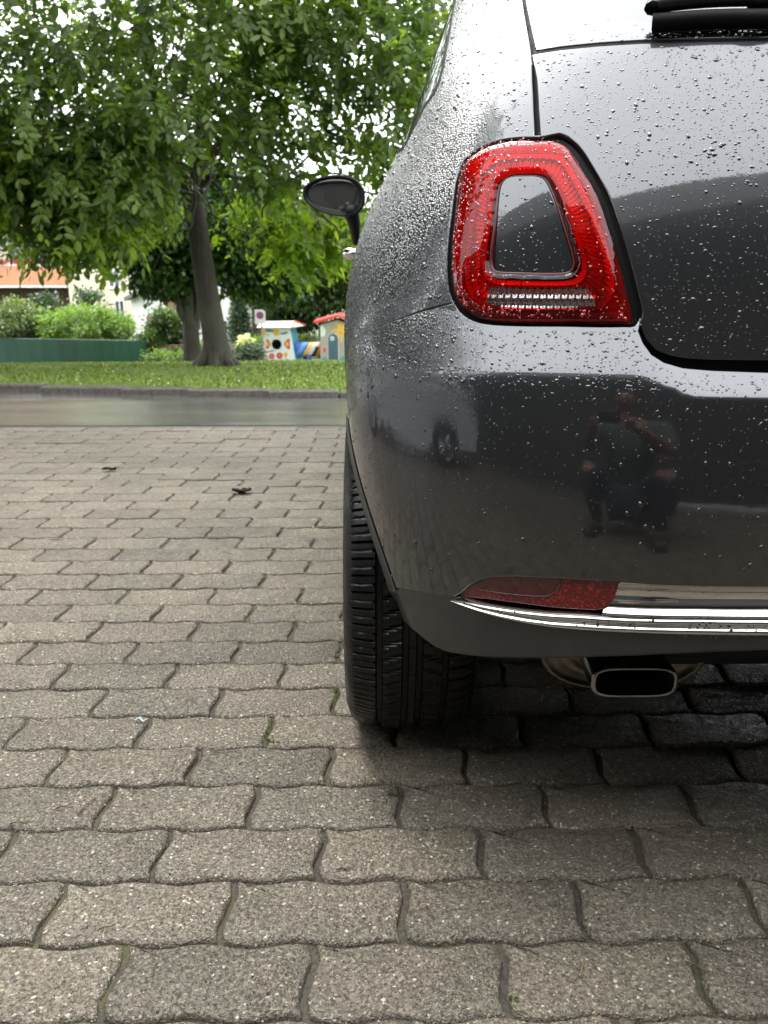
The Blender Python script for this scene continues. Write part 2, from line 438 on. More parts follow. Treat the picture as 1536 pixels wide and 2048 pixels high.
def build_ground():
    # one broad sheet of land: level under the paving, falling away beyond the road
    prof = [(-60, 0), (-5, 0), (4.2, 0), (4.52, -.006), (9.0, -.50), (12, -.64), (15, -.80), (20, -1.24), (28, -1.96), (45, -3.2), (120, -4.5), (900, -6)]
    global land_z
    ys, zs = zip(*prof)
    def land_z(y): return float(np.interp(y, ys, zs))
    # --- joint bed (the pavement itself)
    XL, XR, Y0 = -3.3, 3.2, -1.6
    nx, ny = 130, 120
    gx, gy = np.linspace(XL, XR, nx), np.linspace(Y0, PAVE_END, ny)
    X, Y = np.meshgrid(gx, gy, indexing='ij')
    Z = -.0074 + .0012 * np.sin(X * 37 + np.sin(Y * 23) * 2) * np.sin(Y * 41 + X * 5)
    V = np.stack([X, Y, Z], -1).reshape(-1, 3)
    Fc = [(i * ny + j, (i + 1) * ny + j, (i + 1) * ny + j + 1, i * ny + j + 1) for i in range(nx - 1) for j in range(ny - 1)]
    pave = link('pavement', set_mesh('pavement', V, Fc, mats=[MAT_JOINT])); tag(pave, kind='structure')
    protos = [make_paver_mesh(k) for k in range(8)]
    # --- pavers; the joint at the photo's pixel (220, 1975) fixes the pattern
    r = np.random.default_rng(5)
    def ground_at(x, y):
        d = CAM_F * F_PX + CAM_R * (x - IMG_W / 2) - CAM_U * (y - IMG_H / 2); return CAM_LOC + d * (-CAM_LOC[2] / d[2])
    yj = ground_at(400, 2040)[1]; xj = ground_at(222, 1975)[0]
    cells = []
    k0, k1 = int((-1.5 - yj) / ROW), int((PAVE_END - yj) / ROW) + 2
    last = PAVE_END - .012
    for k in range(k0, k1):
        yy = yj + k * ROW
        if yy + ROW > last + .004: break
        sh = (PLEN / 2) if k % 2 else 0.0
        for j in range(-16, 15):
            xx = xj + sh + j * PLEN
            if xx < XL + .02 or xx + PLEN > XR - .02: continue
            cx, cy = xx + PLEN / 2, yy + ROW / 2
            p = project(np.array([cx, cy, 0])); dz = (np.array([cx, cy, 0]) - CAM_LOC) @ CAM_F
            seen = dz > .1 and -180 < p[0] < IMG_W + 180 and p[1] < IMG_H + 120
            cells.append((0 if seen else 1, dz, cx, cy))
    cells.sort()
    one = cells[:300]; rest = cells[300:]
    def pose():
        return r.normal(0, .0011), r.normal(0, .006), r.normal(0, .004), r.normal(0, .005), r.normal(0, .0008, 2)
    for _, _, cx, cy in one:
        h, rx, ry, rz, dx = pose()
        o = link('paver', protos[int(r.integers(8))], pave, (cx + dx[0], cy + dx[1], h))
        o.rotation_euler = (rx, ry, rz + (0 if True else 0))
    VV, FF, nb = [], [], 0
    for _, _, cx, cy in rest:
        me = protos[int(r.integers(8))]; h, rx, ry, rz, dx = pose()
        v = np.zeros(len(me.vertices) * 3); me.vertices.foreach_get('co', v); v = v.reshape(-1, 3)
        v[:, 2] += h + v[:, 1] * rx
        VV.append(v + np.array([cx + dx[0], cy + dx[1], 0])); FF += [tuple(i + nb for i in p.vertices) for p in me.polygons]; nb += len(v)
    if VV:
        o = link('outer_pavers', set_mesh('outer_pavers', np.concatenate(VV), FF, mats=[MAT_PAVER]), pave); tag(o, kind='stuff')
    # edging strip between paving and road
    C = Mat('kerb_concrete'); P = C.coords('World')
    C.to(C.ramp(C.noise(P, 60, 5, .7), [(.3, (.03, .028, .025)), (.7, (.09, .084, .075))]), 'Base Color'); C.set(rough=.6); C.bump(C.noise(P, 90, 4), .6, .004)
    mb = MB(); mb.box((XL - 3, last - .006, -.12), (XR + 3, last + .022, -.003), bev=.004)
    e = mb.build('edging_strip', C.m, pave)
    # --- road
    R = Mat('wet_asphalt'); P = R.coords('World')
    c = R.ramp(R.noise(P, 240, 4, .7), [(.3, (.070, .068, .062)), (.7, (.170, .164, .148))])
    c = R.mix(R.ramp(R.noise(P, .9, 4), [(.35, .75), (.7, 1.0)]), (0, 0, 0), c)
    R.to(c, 'Base Color')
    R.to(R.ramp(R.noise(P, 1.6, 5, .6, stretch=(.5, 1, 1)), [(.35, .06), (.62, .20)]), 'Roughness')
    R.set(spec=.9)
    b = R.bump(R.noise(P, 260, 3, .6), .30, .0025)
    R.bump(R.noise(P, 7, 4, .7), .30, .006, prev=b)
    xs = [-60, -20, -8, -4, 0, 4, 8, 20, 60]
    def strip(name, mat, ylist, lift, x=xs, kind='structure', edge=None):
        V, Fc = [], []
        for yy in ylist:
            for xx in x: V.append((xx, yy + (edge(xx) if edge else 0), land_z(yy) + lift))
        n = len(x)
        for i in range(len(ylist) - 1):
            for j in range(n - 1): Fc.append((i * n + j, i * n + j + 1, (i + 1) * n + j + 1, (i + 1) * n + j))
        o = link(name, set_mesh(name, V, Fc, mats=[mat])); tag(o, kind=kind); return o
    strip('road', R.m, [last + .03, 4.6, 5.5, 6.5, 7.5, 8.5, 9.02, 10.2, 11.4], .004)
    # --- land
    G = Mat('soil_and_grass'); P = G.coords('World')
    G.to(G.ramp(G.noise(P, 2.5, 5), [(.3, (.040, .062, .016)), (.7, (.070, .100, .024))]), 'Base Color'); G.set(rough=.9)
    yy = sorted(set([-60, -20, -5, 4.2] + list(np.linspace(4.52, 30, 40)) + [34, 40, 45, 60, 90, 120, 300, 900]))
    V, Fc = [], []
    gxs = [-700, -200, -60, -30, -15, -8, -4, 0, 4, 8, 15, 30, 60, 200, 700]
    for y in yy:
        for x in gxs: V.append((x, y, land_z(y) - (.06 if y < 12 else 0.0)))
    n = len(gxs)
    Fc = [(i * n + j, i * n + j + 1, (i + 1) * n + j + 1, (i + 1) * n + j) for i in range(len(yy) - 1) for j in range(n - 1)]
    tag(link('ground', set_mesh('ground', V, Fc, mats=[G.m])), kind='structure')
    # side paving of the yard beyond the pavers, asphalt behind the camera
    Y = Mat('yard_asphalt'); P = Y.coords('World')
    Y.to(Y.ramp(Y.noise(P, 150, 4), [(.3, (.05, .05, .05)), (.7, (.11, .107, .10))]), 'Base Color'); Y.set(rough=.45); Y.bump(Y.noise(P, 200, 3), .4, .003)
    V = [(-14, -9, -.02), (14, -9, -.02), (14, 4.49, -.02), (-14, 4.49, -.02)]
    tag(link('yard', set_mesh('yard', V, [(0, 1, 2, 3)], smooth=False, mats=[Y.m])), kind='structure')
    # --- rough stone kerb along the lawn: countable blocks
    K = Mat('kerb_stone'); P = K.coords('World')
    K.to(K.ramp(K.noise(P, 24, 5, .7), [(.3, (.030, .026, .021)), (.7, (.135, .118, .098))]), 'Base Color'); K.set(rough=.5); K.bump(K.noise(P, 30, 4), .7, .01)
    kerb = thing('stone_kerb', 'low rough stone kerb between the wet road and the lawn', 'kerb', (0, 9.05, land_z(9.05)))
    x = -7.2; rr = random.Random(3)
    while x < 3.4:
        w = rr.uniform(.75, 1.05)
        mb = MB(); hz = rr.uniform(.075, .092)
        mb.box((x + .006, kerb_in(x + w / 2) - .05 + rr.uniform(-.012, .012), -.25), (x + w - .006, kerb_in(x + w / 2) + .11, hz + land_z(9.05 + kerb_in(x + w / 2)) - land_z(9.05)), bev=.016)
        mb.build('kerb_stone', K.m, kerb); x += w
build_ground()

def build_lawn():
    L = Mat('lawn_turf'); P = L.coords('World')
    c = L.ramp(L.noise(P, 5, 6, .7), [(.3, (.110, .170, .022)), (.5, (.150, .225, .032)), (.72, (.20, .275, .050))])
    L.to(c, 'Base Color'); L.set(rough=.7, spec=.2); L.bump(L.noise(P, 120, 4, .8), 1.0, .03)
    xs = np.linspace(-22, 16, 60); ys = np.concatenate([np.linspace(9.14, 20, 40), np.linspace(20.5, 29.2, 14)])
    V, Fc, ny = [], [], len(ys)
    far = lambda x: np.interp(x, [-22, -9, -5.2, -3, 0, 16], [17.0, 18.6, 22.0, 26.5, 29.2, 29.2])
    for x in xs:
        f = far(x)
        for y in ys:
            t = (y - 9.14) / (29.2 - 9.14); yy = 9.14 + t * (f - 9.14)
            yy += kerb_in(x) * (1 - t); V.append((x, yy, land_z(yy) + .035 + .018 * math.sin(x * 1.7 + yy) * math.sin(yy * 1.1) - (.0 if t < 1 else .03)))
    Fc = [(i * ny + j, (i + 1) * ny + j, (i + 1) * ny + j + 1, i * ny + j + 1) for i in range(len(xs) - 1) for j in range(ny - 1)]
    lawn = link('lawn', set_mesh('lawn', V, Fc, mats=[L.m])); tag(lawn, kind='structure')
    # blades in tufts, nearest part only where a blade still reads
    B = Mat('grass_blade').set(rough=.5, spec=.3)
    at_ = B.node('ShaderNodeAttribute'); at_.attribute_name = 'tint'
    B.to(B.ramp(at_.outputs['Fac'], [(0, (.095, .150, .018)), (.6, (.165, .24, .034)), (1, (.26, .33, .07))]), 'Base Color')
    r = np.random.default_rng(11); n = 90000
    u = r.random(n); y = 9.15 + (u ** 1.5) * 19; half = 1.0 + y * .48
    x = (r.random(n) * 2 - 1) * half - .12 * y; fy = far(x); ok = (y < fy - .1) & (x < 3.5) & (y > 9.2 + .20 * np.maximum(0, -x - .8) ** 1.15)
    x, y = x[ok], y[ok]; n = len(x)
    z = np.array([land_z(v) for v in y]) + .03
    a = r.random(n) * 6.283; h = .022 + .022 * r.random(n) + (r.random(n) < .01) * .04; w = .006 + .004 * r.random(n) + y * .0006
    lean = r.normal(0, .022, (n, 2))
    base = np.stack([x, y, z], 1); side = np.stack([np.cos(a), np.sin(a), 0 * a], 1) * w[:, None]
    tip = base + np.stack([lean[:, 0], lean[:, 1], h], 1)
    V = np.stack([base - side, base + side, tip], 1).reshape(-1, 3); T = np.arange(n * 3).reshape(-1, 3)
    me = fast_mesh('grass', V, T, [B.m]); at2 = me.attributes.new('tint', 'FLOAT', 'POINT'); at2.data.foreach_set('value', np.repeat(r.random(n), 3).astype(np.float32))
    tag(link('grass', me), 'short green grass of the lawn beside the wet road', 'grass', kind='stuff')
    # clover heads: a scatter of tiny pale flowers
    D = simple('clover_white', (.62, .64, .52), .7)
    n = 260; y = 9.6 + r.random(n) * 9; x = -5.5 + r.random(n) * 6.3; n = 45; mb = MB()
    for i in range(n):
        z = land_z(y[i]) + .085; s_ = .009 + .006 * r.random()
        mb.add([(x[i] + s_, y[i], z), (x[i] - s_, y[i], z), (x[i], y[i] + s_, z), (x[i], y[i] - s_, z), (x[i], y[i], z + s_), (x[i], y[i], z - s_)],
               [(0, 2, 4), (2, 1, 4), (1, 3, 4), (3, 0, 4), (2, 0, 5), (1, 2, 5), (3, 1, 5), (0, 3, 5)])
    mb.build('clover_flowers', D, None, label='tiny white clover flowers dotted over the lawn', cat='flowers', kind='stuff')
    # tarmac footpath behind the lawn, before the green fence
    A = Mat('path_asphalt'); P = A.coords('World')
    A.to(A.ramp(A.noise(P, 20, 5), [(.3, (.16, .155, .145)), (.7, (.30, .29, .27))]), 'Base Color'); A.set(rough=.4)
    V, Fc = [], []
    pts = np.linspace(-26, 1, 40)
    for x in pts:
        f = far(x)
        for y in (f - .15, f + 1.6, f + 3.2): V.append((x, y, land_z(y) + .02))
    for i in range(len(pts) - 1):
        for j in range(2): Fc.append((i * 3 + j, (i + 1) * 3 + j, (i + 1) * 3 + j + 1, i * 3 + j + 1))
    tag(link('footpath', set_mesh('footpath', V, Fc, mats=[A.m])), kind='structure')
build_lawn()
# ---------------------------------------------------------------- the dark grey small car
def car_materials():
    m = {}
    def paint(name, rainy):
        M = Mat(name)
        O = M.coords('World')
        fl = M.voronoi(O, 2600, 'Color'); sp = M.node('ShaderNodeSeparateColor'); M.l.new(fl, sp.inputs[0])
        M.to(M.mix(M.ramp(sp.outputs[0], [(.0, 0.0), (1, 1.0)]), (.030, .032, .034), (.048, .050, .053)), 'Base Color')
        M.set(metal=.85, rough=.36, coat=1.0, coat_rough=.036, coat_ior=1.80)
        # a thin uneven film of water over the clear coat
        h = M.noise(O, 34, 3, .5)
        if rainy:
            h2 = M.noise(O, 420, 2, .5)
            b0 = M.bump(M.math('ADD', M.math('MULTIPLY', h, .9), M.math('MULTIPLY', h2, .12)), .20, .0007, to=())
            # mist of beads too small to model, on the flank only (it faces the rain)
            sx = M.node('ShaderNodeSeparateXYZ'); M.l.new(O, sx.inputs[0])
            mx_ = M.math('MULTIPLY', M.ramp(sx.outputs[0], [(.02, 1.0), (.155, 0.0)]), M.ramp(sx.outputs[2], [(.60, 0.0), (.74, 1.0)]))
            bead = M.math('SUBTRACT', 1.0, M.math('MULTIPLY', M.voronoi(O, 430, 'Distance'), 1.6), clamp=True)
            x = M.node('ShaderNodeBump'); x.inputs['Distance'].default_value = .0013; M.l.new(M.math('MULTIPLY', mx_, .85), x.inputs['Strength']); M.l.new(bead, x.inputs['Height']); M.l.new(b0, x.inputs['Normal'])
            M.l.new(x.outputs[0], M.b.inputs['Coat Normal']); M.l.new(M.math('ADD', M.math('MULTIPLY', mx_, .03), .036), M.b.inputs['Coat Roughness'])
        return M.m
    m['paint'] = paint('dark_grey_metallic_paint', True)
    m['paint_low'] = simple('dull_grey_lower_paint', (.060, .062, .064), .40, .6, .25, 20, coat=.55, coat_rough=.14)
    m['black'] = Mat('black_void').set(color=(.006, .006, .006), rough=.8).m
    m['rubber'] = simple('black_rubber_seal', (.006, .006, .006), .6, 0, .2, 30, spec=.12)
    m['plastic'] = simple('black_plastic', (.009, .009, .010), .42, 0, .2, 40, spec=.3)
    T = Mat('tyre_rubber'); O = T.coords('World')
    T.to(T.ramp(T.noise(O, 60, 5, .7), [(.3, (.005, .005, .005)), (.75, (.013, .013, .012))]), 'Base Color')
    T.to(T.ramp(T.noise(O, 25, 4), [(.35, .26), (.65, .5)]), 'Roughness'); T.bump(T.noise(O, 300, 3), .25, .001); T.set(spec=.28)
    m['tyre'] = T.m
    m['rim'] = simple('alloy_rim', (.45, .45, .46), .3, .9)
    C = Mat('chrome'); O = C.coords('World'); C.set(color=(.72, .71, .68), metal=1.0, rough=.05)
    C.bump(C.noise(O, 60, 3), .10, .001); m['chrome'] = C.m
    m['exhaust'] = simple('stained_steel', (.26, .22, .165), .34, 1.0, .5, 30)
    m['tip'] = simple('sooty_chrome_tip', (.16, .155, .15), .22, .9, .5, 40)
    def lens(name, tint, gl=.10, ior=1.58):
        M = Mat(name); M.n.remove(M.b)
        tr = M.node('ShaderNodeBsdfTransparent'); tr.inputs[0].default_value = tint + (1,)
        g = M.node('ShaderNodeBsdfGlossy'); g.inputs['Roughness'].default_value = .025; g.inputs['Color'].default_value = (1, 1, 1, 1)
        fr = M.node('ShaderNodeFresnel'); fr.inputs['IOR'].default_value = ior
        O = M.coords('World'); bp = M.node('ShaderNodeBump'); bp.inputs['Strength'].default_value = .12; bp.inputs['Distance'].default_value = .0006
        M.l.new(M.noise(O, 60, 3), bp.inputs['Height']); M.l.new(bp.outputs[0], g.inputs['Normal']); M.l.new(bp.outputs[0], fr.inputs['Normal'])
        mx = M.node('ShaderNodeMixShader'); f = M.math('ADD', fr.outputs[0], gl - .05, clamp=True)
        M.l.new(f, mx.inputs[0]); M.l.new(tr.outputs[0], mx.inputs[1]); M.l.new(g.outputs[0], mx.inputs[2]); M.l.new(mx.outputs[0], M.out.inputs['Surface'])
        return M.m
    m['lens_red'] = lens('red_lamp_lens', (1.0, .062, .046), .035, 1.46)
    m['lens_clear'] = lens('clear_lamp_lens', (.95, .95, .95))
    m['lens_dark'] = lens('dark_red_lens', (.42, .012, .014), .06)
    m['silver'] = simple('silvered_reflector', (.95, .94, .92), .30, .25, .1, 60)
    m['guide'] = Mat('white_light_guide').set(color=(.95, .94, .93), rough=.45).m
    m['rimdark'] = simple('red_lamp_border', (.50, .03, .03), .25, 0, .2, 40)
    m['pocket'] = simple('lamp_pocket', (.65, .30, .28), .4)
    R = Mat('prismatic_red_reflector'); O = R.coords('World')
    v = R.voronoi(O, 480, 'Color'); sp = R.node('ShaderNodeSeparateColor'); R.l.new(v, sp.inputs[0])
    R.to(R.ramp(sp.outputs[0], [(0, (.10, .003, .004)), (.8, (.20, .008, .010)), (.97, (.55, .03, .03))]), 'Base Color')
    R.set(rough=.3, coat=.6, coat_rough=.05); R.bump(R.voronoi(O, 480), .6, .001); m['reflex'] = R.m
    m['foglamp'] = simple('dark_red_fog_lamp', (.085, .006, .007), .12, 0, .3, 60, coat=.8, coat_rough=.03)
    G = Mat('rear_glass'); G.set(color=(.03, .03, .032), rough=.02, metal=0, spec=.9, coat=1.0, coat_rough=.01, coat_ior=1.7); m['frit'] = G.m
    m['glass'] = lens('window_glass', (.52, .60, .56), .14)
    W = Mat('water_drop'); W.set(color=(.034, .036, .038), metal=.75, rough=.25, coat=1.0, coat_rough=.0, coat_ior=1.7); m['drop'] = W.m
    W = Mat('water_drop_on_lamp'); W.set(color=(.42, .03, .03), metal=.1, rough=.25, coat=1.0, coat_rough=.0, coat_ior=1.7); m['drop_red'] = W.m
    W = Mat('water_drop_on_glass'); W.set(color=(.20, .20, .21), rough=.1, coat=1.0, coat_rough=.0, coat_ior=1.7); m['drop_glass'] = W.m
    return m
CM = car_materials()
CM['side_glass'] = Mat('dark_side_glass').set(color=(.012, .016, .014), rough=.03, spec=.5).m

def resample(poly, step, closed=True):
    """Even steps along each edge of a (q, z) outline; q runs 1.26 m per unit."""
    poly = np.asarray(poly, float); out = []; n = len(poly)
    for i in range(n if closed else n - 1):
        a, b = poly[i], poly[(i + 1) % n]
        d = np.hypot((b[0] - a[0]) * .95, b[1] - a[1]); k = max(1, int(round(d / step)))
        for j in range(k): out.append(a + (b - a) * j / k)
    if not closed: out.append(poly[-1])
    return np.array(out)

def smooth_poly(pts, per=8, closed=True):
    """Catmull-Rom through points."""
    P = np.asarray(pts, float); n = len(P); out = []
    rng_ = range(n if closed else n - 1)
    for i in rng_:
        if closed: p = [P[(i + k) % n] for k in (-1, 0, 1, 2)]
        else: p = [P[max(0, i - 1)], P[i], P[i + 1], P[min(n - 1, i + 2)]]
        for j in range(per):
            t = j / per
            out.append(.5 * ((2 * p[1]) + (-p[0] + p[2]) * t + (2 * p[0] - 5 * p[1] + 4 * p[2] - p[3]) * t * t + (-p[0] + 3 * p[1] - 3 * p[2] + p[3]) * t ** 3))
    if not closed: out.append(P[-1])
    return np.array(out)

def inside(pts, poly):
    x, y = pts[:, 0], pts[:, 1]; c = np.zeros(len(pts), bool); n = len(poly)
    x1, y1 = poly[:, 0], poly[:, 1]; x2, y2 = np.roll(x1, -1), np.roll(y1, -1)
    for i in range(n):
        if y1[i] == y2[i]: continue
        m = ((y1[i] > y) != (y2[i] > y)) & (x < (x2[i] - x1[i]) * (y - y1[i]) / (y2[i] - y1[i]) + x1[i]); c ^= m
    return c

def grow(poly, d):
    """Offset a closed outline outward by d metres in the (q, z) sheet (negative: inward)."""
    P = np.asarray(poly, float) * [.95, 1]
    A = .5 * np.sum(P[:, 0] * np.roll(P[:, 1], -1) - np.roll(P[:, 0], -1) * P[:, 1])
    T = np.roll(P, -1, 0) - np.roll(P, 1, 0); T /= np.linalg.norm(T, axis=1, keepdims=True) + 1e-12
    N = np.stack([T[:, 1], -T[:, 0]], 1) * np.sign(A)
    return (P + N * d) / [.95, 1]

def triangulate(outer, holes, step, fine=None):
    loops = [np.asarray(outer)] + [np.asarray(h) for h in holes]
    lo, hi = loops[0].min(0), loops[0].max(0)
    gx = np.arange(lo[0], hi[0], step / .95); gy = np.arange(lo[1], hi[1], step)
    X, Y = np.meshgrid(gx, gy, indexing='ij'); X = X + (np.arange(len(gy)) % 2)[None] * step * .5
    G = np.stack([X.ravel(), Y.ravel()], 1)
    ok = inside(G, loops[0])
    for h in loops[1:]: ok &= ~inside(G, h)
    G = G[ok]
    B = np.concatenate(loops)
    keep = np.ones(len(G), bool)
    for i in range(0, len(G), 2000):
        d = (((G[i:i + 2000, None] - B[None]) * [.95, 1]) ** 2).sum(-1).min(1); keep[i:i + 2000] = d > (step * .45) ** 2
    G = G[keep]
    V = np.concatenate([B, G]); E, b, loopidx = [], 0, []
    for l in loops:
        n = len(l); E += [(b + i, b + (i + 1) % n) for i in range(n)]; loopidx.append(np.arange(b, b + n)); b += n
    res = geometry.delaunay_2d_cdt([Vector(v) for v in V], E, [], 0, 1e-7, True)
    nv, faces, orig = res[0], res[2], res[3]
    mp = np.full(len(V), -1)
    for i, o in enumerate(orig):
        for k in o: mp[k] = i
    V2 = np.array([tuple(v) for v in nv]); T = np.array(faces)
    c = V2[T].mean(1); ok = inside(c, loops[0])
    for h in loops[1:]: ok &= ~inside(c, h)
    return V2, T[ok], [mp[l] for l in loopidx]

def panel(name, outer, holes, fn, nfn, mat, parent, step=.010, off=0.0, rolls=(True,), depth=.010, edge_step=None, crown=None, label=None, rollmat=None, round_=.0016):
    es = edge_step or step * .7
    outer = resample(outer, es); holes = [resample(h, es) for h in holes]
    V2, T, loops = triangulate(outer, holes, step)
    P, N = fn(V2[:, 0], V2[:, 1]), nfn(V2[:, 0], V2[:, 1])
    offs = np.full(len(P), off)
    if crown is not None:
        B = np.concatenate([P[l] for l in loops]); which = np.concatenate([np.full(len(l), k) for k, l in enumerate(loops)])
        d = np.zeros((len(P), len(loops)))
        for k, l in enumerate(loops):
            for i in range(0, len(P), 2000):
                d[i:i + 2000, k] = np.sqrt(((P[i:i + 2000, None] - P[l][None]) ** 2).sum(-1).min(1))
        offs = offs + crown(d)
    P = P + N * offs[:, None]
    if crown is not None:                       # numeric normals of the crowned sheet
        n = np.zeros_like(P); fnm = np.cross(P[T[:, 1]] - P[T[:, 0]], P[T[:, 2]] - P[T[:, 0]])
        for k in range(3): np.add.at(n, T[:, k], fnm)
        n /= np.linalg.norm(n, axis=1, keepdims=True) + 1e-12; s = np.sign((n * N).sum(1)); N = n * s[:, None]
    tn = np.cross(P[T[:, 1]] - P[T[:, 0]], P[T[:, 2]] - P[T[:, 0]]); flip = (tn * N[T[:, 0]]).sum(1) < 0
    T[flip] = T[flip][:, ::-1]
    Vs, Ns, Fs = [P], [N], [tuple(t) for t in T]; cnt = len(P)
    for li, l in enumerate(loops):
        if not rolls[min(li, len(rolls) - 1)]: continue
        p, n = P[l], N[l]; tg = np.roll(p, -1, 0) - np.roll(p, 1, 0)
        O = np.cross(tg, n); O /= np.linalg.norm(O, axis=1, keepdims=True) + 1e-12
        A = V2[l]; area = .5 * np.sum(A[:, 0] * np.roll(A[:, 1], -1) - np.roll(A[:, 0], -1) * A[:, 1])
        # which way is outward: compare with a small step in the sheet
        T2 = np.roll(A, -1, 0) - np.roll(A, 1, 0); n2 = np.stack([T2[:, 1], -T2[:, 0]], 1) * np.sign(area) * (1 if li == 0 else -1)
        q = fn(A[:, 0] + n2[:, 0] * .05, A[:, 1] + n2[:, 1] * .05) - fn(A[:, 0], A[:, 1]); O *= np.sign((O * q).sum(1))[:, None]
        m = len(l); prev = np.array(l)
        for (do, dn, nb) in ((round_ * .7, -round_ * .3, .7), (round_, -round_, 1.4), (round_, -depth, 9)):
            Vs.append(p + O * do + n * dn); nn = n + O * nb; Ns.append(nn / np.linalg.norm(nn, axis=1, keepdims=True))
            cur = np.arange(cnt, cnt + m); cnt += m
            for i in range(m): Fs.append((prev[i], prev[(i + 1) % m], cur[(i + 1) % m], cur[i]))
            prev = cur
    V = np.concatenate(Vs); Nn = np.concatenate(Ns)
    # consistent winding with the wanted normals
    FF = []
    for f in Fs:
        a, b, c = V[f[0]], V[f[1]], V[f[2]]
        g = np.cross(b - a, c - a)
        FF.append(f if g @ (Nn[f[0]] + Nn[f[2]]) >= 0 else f[::-1])
    o = link(name, set_mesh(name, V, FF, normals=Nn, mats=[mat]), parent)
    return tag(o, label)

def find_q(fn, y, z, lo=0.0, hi=3.2):
    for _ in range(50):
        m = (lo + hi) / 2
        if fn(m, z)[1] < y: lo = m
        else: hi = m
    return lo

car = thing('parked_car', 'dark grey wet small hatchback seen close from its rear left corner', 'car', (CAR_X, WHEEL_Y, 0))
def loc_fix(o):
    """Children were built in world space; keep them there under the car's Empty."""
    o.matrix_parent_inverse = Matrix.Translation((-CAR_X, -WHEEL_Y, 0)); return o

SB, SU = Solver(body), Solver(bumper)
ARCH_R = .33
def arch_pts(fn, t0, t1, n=24, R=ARCH_R):
    out = []
    for t in np.linspace(t0, t1, n):
        y = WHEEL_Y - R * math.cos(math.radians(t)); z = .29 + R * math.sin(math.radians(t))
        out.append((find_q(fn, y, z), z))
    return np.array(out)
def mir(P): return np.asarray(P) * [-1, 1]

def px_zoom(l, x0=860, y0=250, s=3.339): return [(x0 + x / s, y0 + y / s) for x, y in l]

# ---- outlines traced on the skin
lamp_px = px_zoom([(700, 103), (840, 106), (905, 138), (960, 200), (1010, 280), (1060, 362), (1110, 455), (1150, 552), (1190, 675), (1230, 800), (1270, 935), (1312, 1100), (1345, 1240),
                   (1352, 1318), (1280, 1325), (1100, 1326), (900, 1322), (600, 1320), (400, 1308), (300, 1280), (230, 1232), (180, 1170), (152, 1080), (142, 950), (147, 800), (155, 700), (166, 600), (180, 480), (195, 370), (214, 300), (244, 245), (300, 195), (380, 150), (480, 118), (600, 103)])
hole_px = px_zoom([(640, 352), (730, 356), (780, 384), (822, 462), (862, 570), (898, 682), (932, 790), (958, 880), (962, 940), (935, 985), (880, 998), (760, 1000), (600, 996), (470, 990), (422, 965), (410, 905), (420, 800), (434, 700), (446, 580), (460, 470), (484, 398), (540, 360)])
guide_px = px_zoom([(720, 180), (860, 188), (925, 240), (1000, 360), (1062, 475), (1118, 600), (1165, 720), (1215, 880), (1240, 1020), (1232, 1120), (1180, 1195), (1100, 1238), (700, 1244), (450, 1236), (330, 1208), (262, 1150), (228, 1050), (226, 900), (242, 750), (266, 560), (290, 400), (315, 310), (365, 240), (450, 200), (600, 182)])
rev_px = px_zoom([(420, 1098), (560, 1104), (740, 1108), (900, 1108), (1055, 1106), (1085, 1150), (1110, 1205), (1095, 1222), (900, 1230), (700, 1230), (500, 1222), (400, 1208), (386, 1188), (400, 1145)])
def sq(px, S=SB, per=5): return smooth_poly(S(px), per)
LAMP, HOLE, GUIDE = sq(lamp_px), sq(hole_px), sq(guide_px)
REV = sq(rev_px, per=3)

# tailgate seam and quarter panel
seam = SB([(1066, 110), (1068, 160), (1071, 220), (1074, 272)])
zs_top = 1.40
dq = (seam[0][0] - seam[2][0]) / (seam[0][1] - seam[2][1])
seam_top = np.array([(seam[0][0] + .10 * (z - seam[0][1]), z) for z in (1.36, 1.28, 1.20, 1.12)])
GAP = .0028
tg_low_px = [(1272, 650), (1281, 676), (1297, 700), (1322, 716), (1360, 726), (1420, 731), (1500, 734), (1530, 735)]
tg_low = SB(tg_low_px)
zc_low = tg_low[-1][1]
tg_edge = SB([(1283, 652), (1294, 678), (1313, 698), (1342, 709), (1372, 714), (1425, 717), (1500, 718), (1530, 718)])
lampR = LAMP[:int(13 * 5)]                      # top centre round the right side to the lower right corner
lamp_gapR = grow(LAMP, .0060)
# index helpers: lamp outline starts at the top, runs clockwise in the photo
i_corner = 13 * 5
win_px = [(1066, 103), (1120, 94), (1200, 86), (1300, 80), (1420, 77), (1530, 76)]
winb = SB(win_px)
wb_c = np.array([(0.0, winb[-1][1] - .002)])
def seg(a, b, poly): return poly[a:b]
# tailgate (right of the seam, under the window)
i_top = 3                                       # point of the lamp outline where the seam meets it
tgL = [(seam[0][0] - .0042, winb[0][1] - .005)] + [(q - .0042, z) for q, z in seam[1:]]
tg_outer = np.concatenate([
    np.array([(0.0, wb_c[0][1] - .005)]), winb[::-1] + [0, -.0052], np.array(tgL[1:]),
    grow(LAMP, .0105)[i_top + 2:i_corner - 3], tg_edge, np.array([(0.0, tg_edge[-1][1])])])
tg_full = np.concatenate([tg_outer, mir(tg_outer[1:-1])[::-1]])
tg_full = tg_full[np.r_[True, np.hypot(*(np.diff(tg_full, axis=0).T)) > 1e-5]]
PARTS = []
PARTS.append(panel('tailgate', tg_full, [], body, body_n, CM['paint'], car, step=.012))
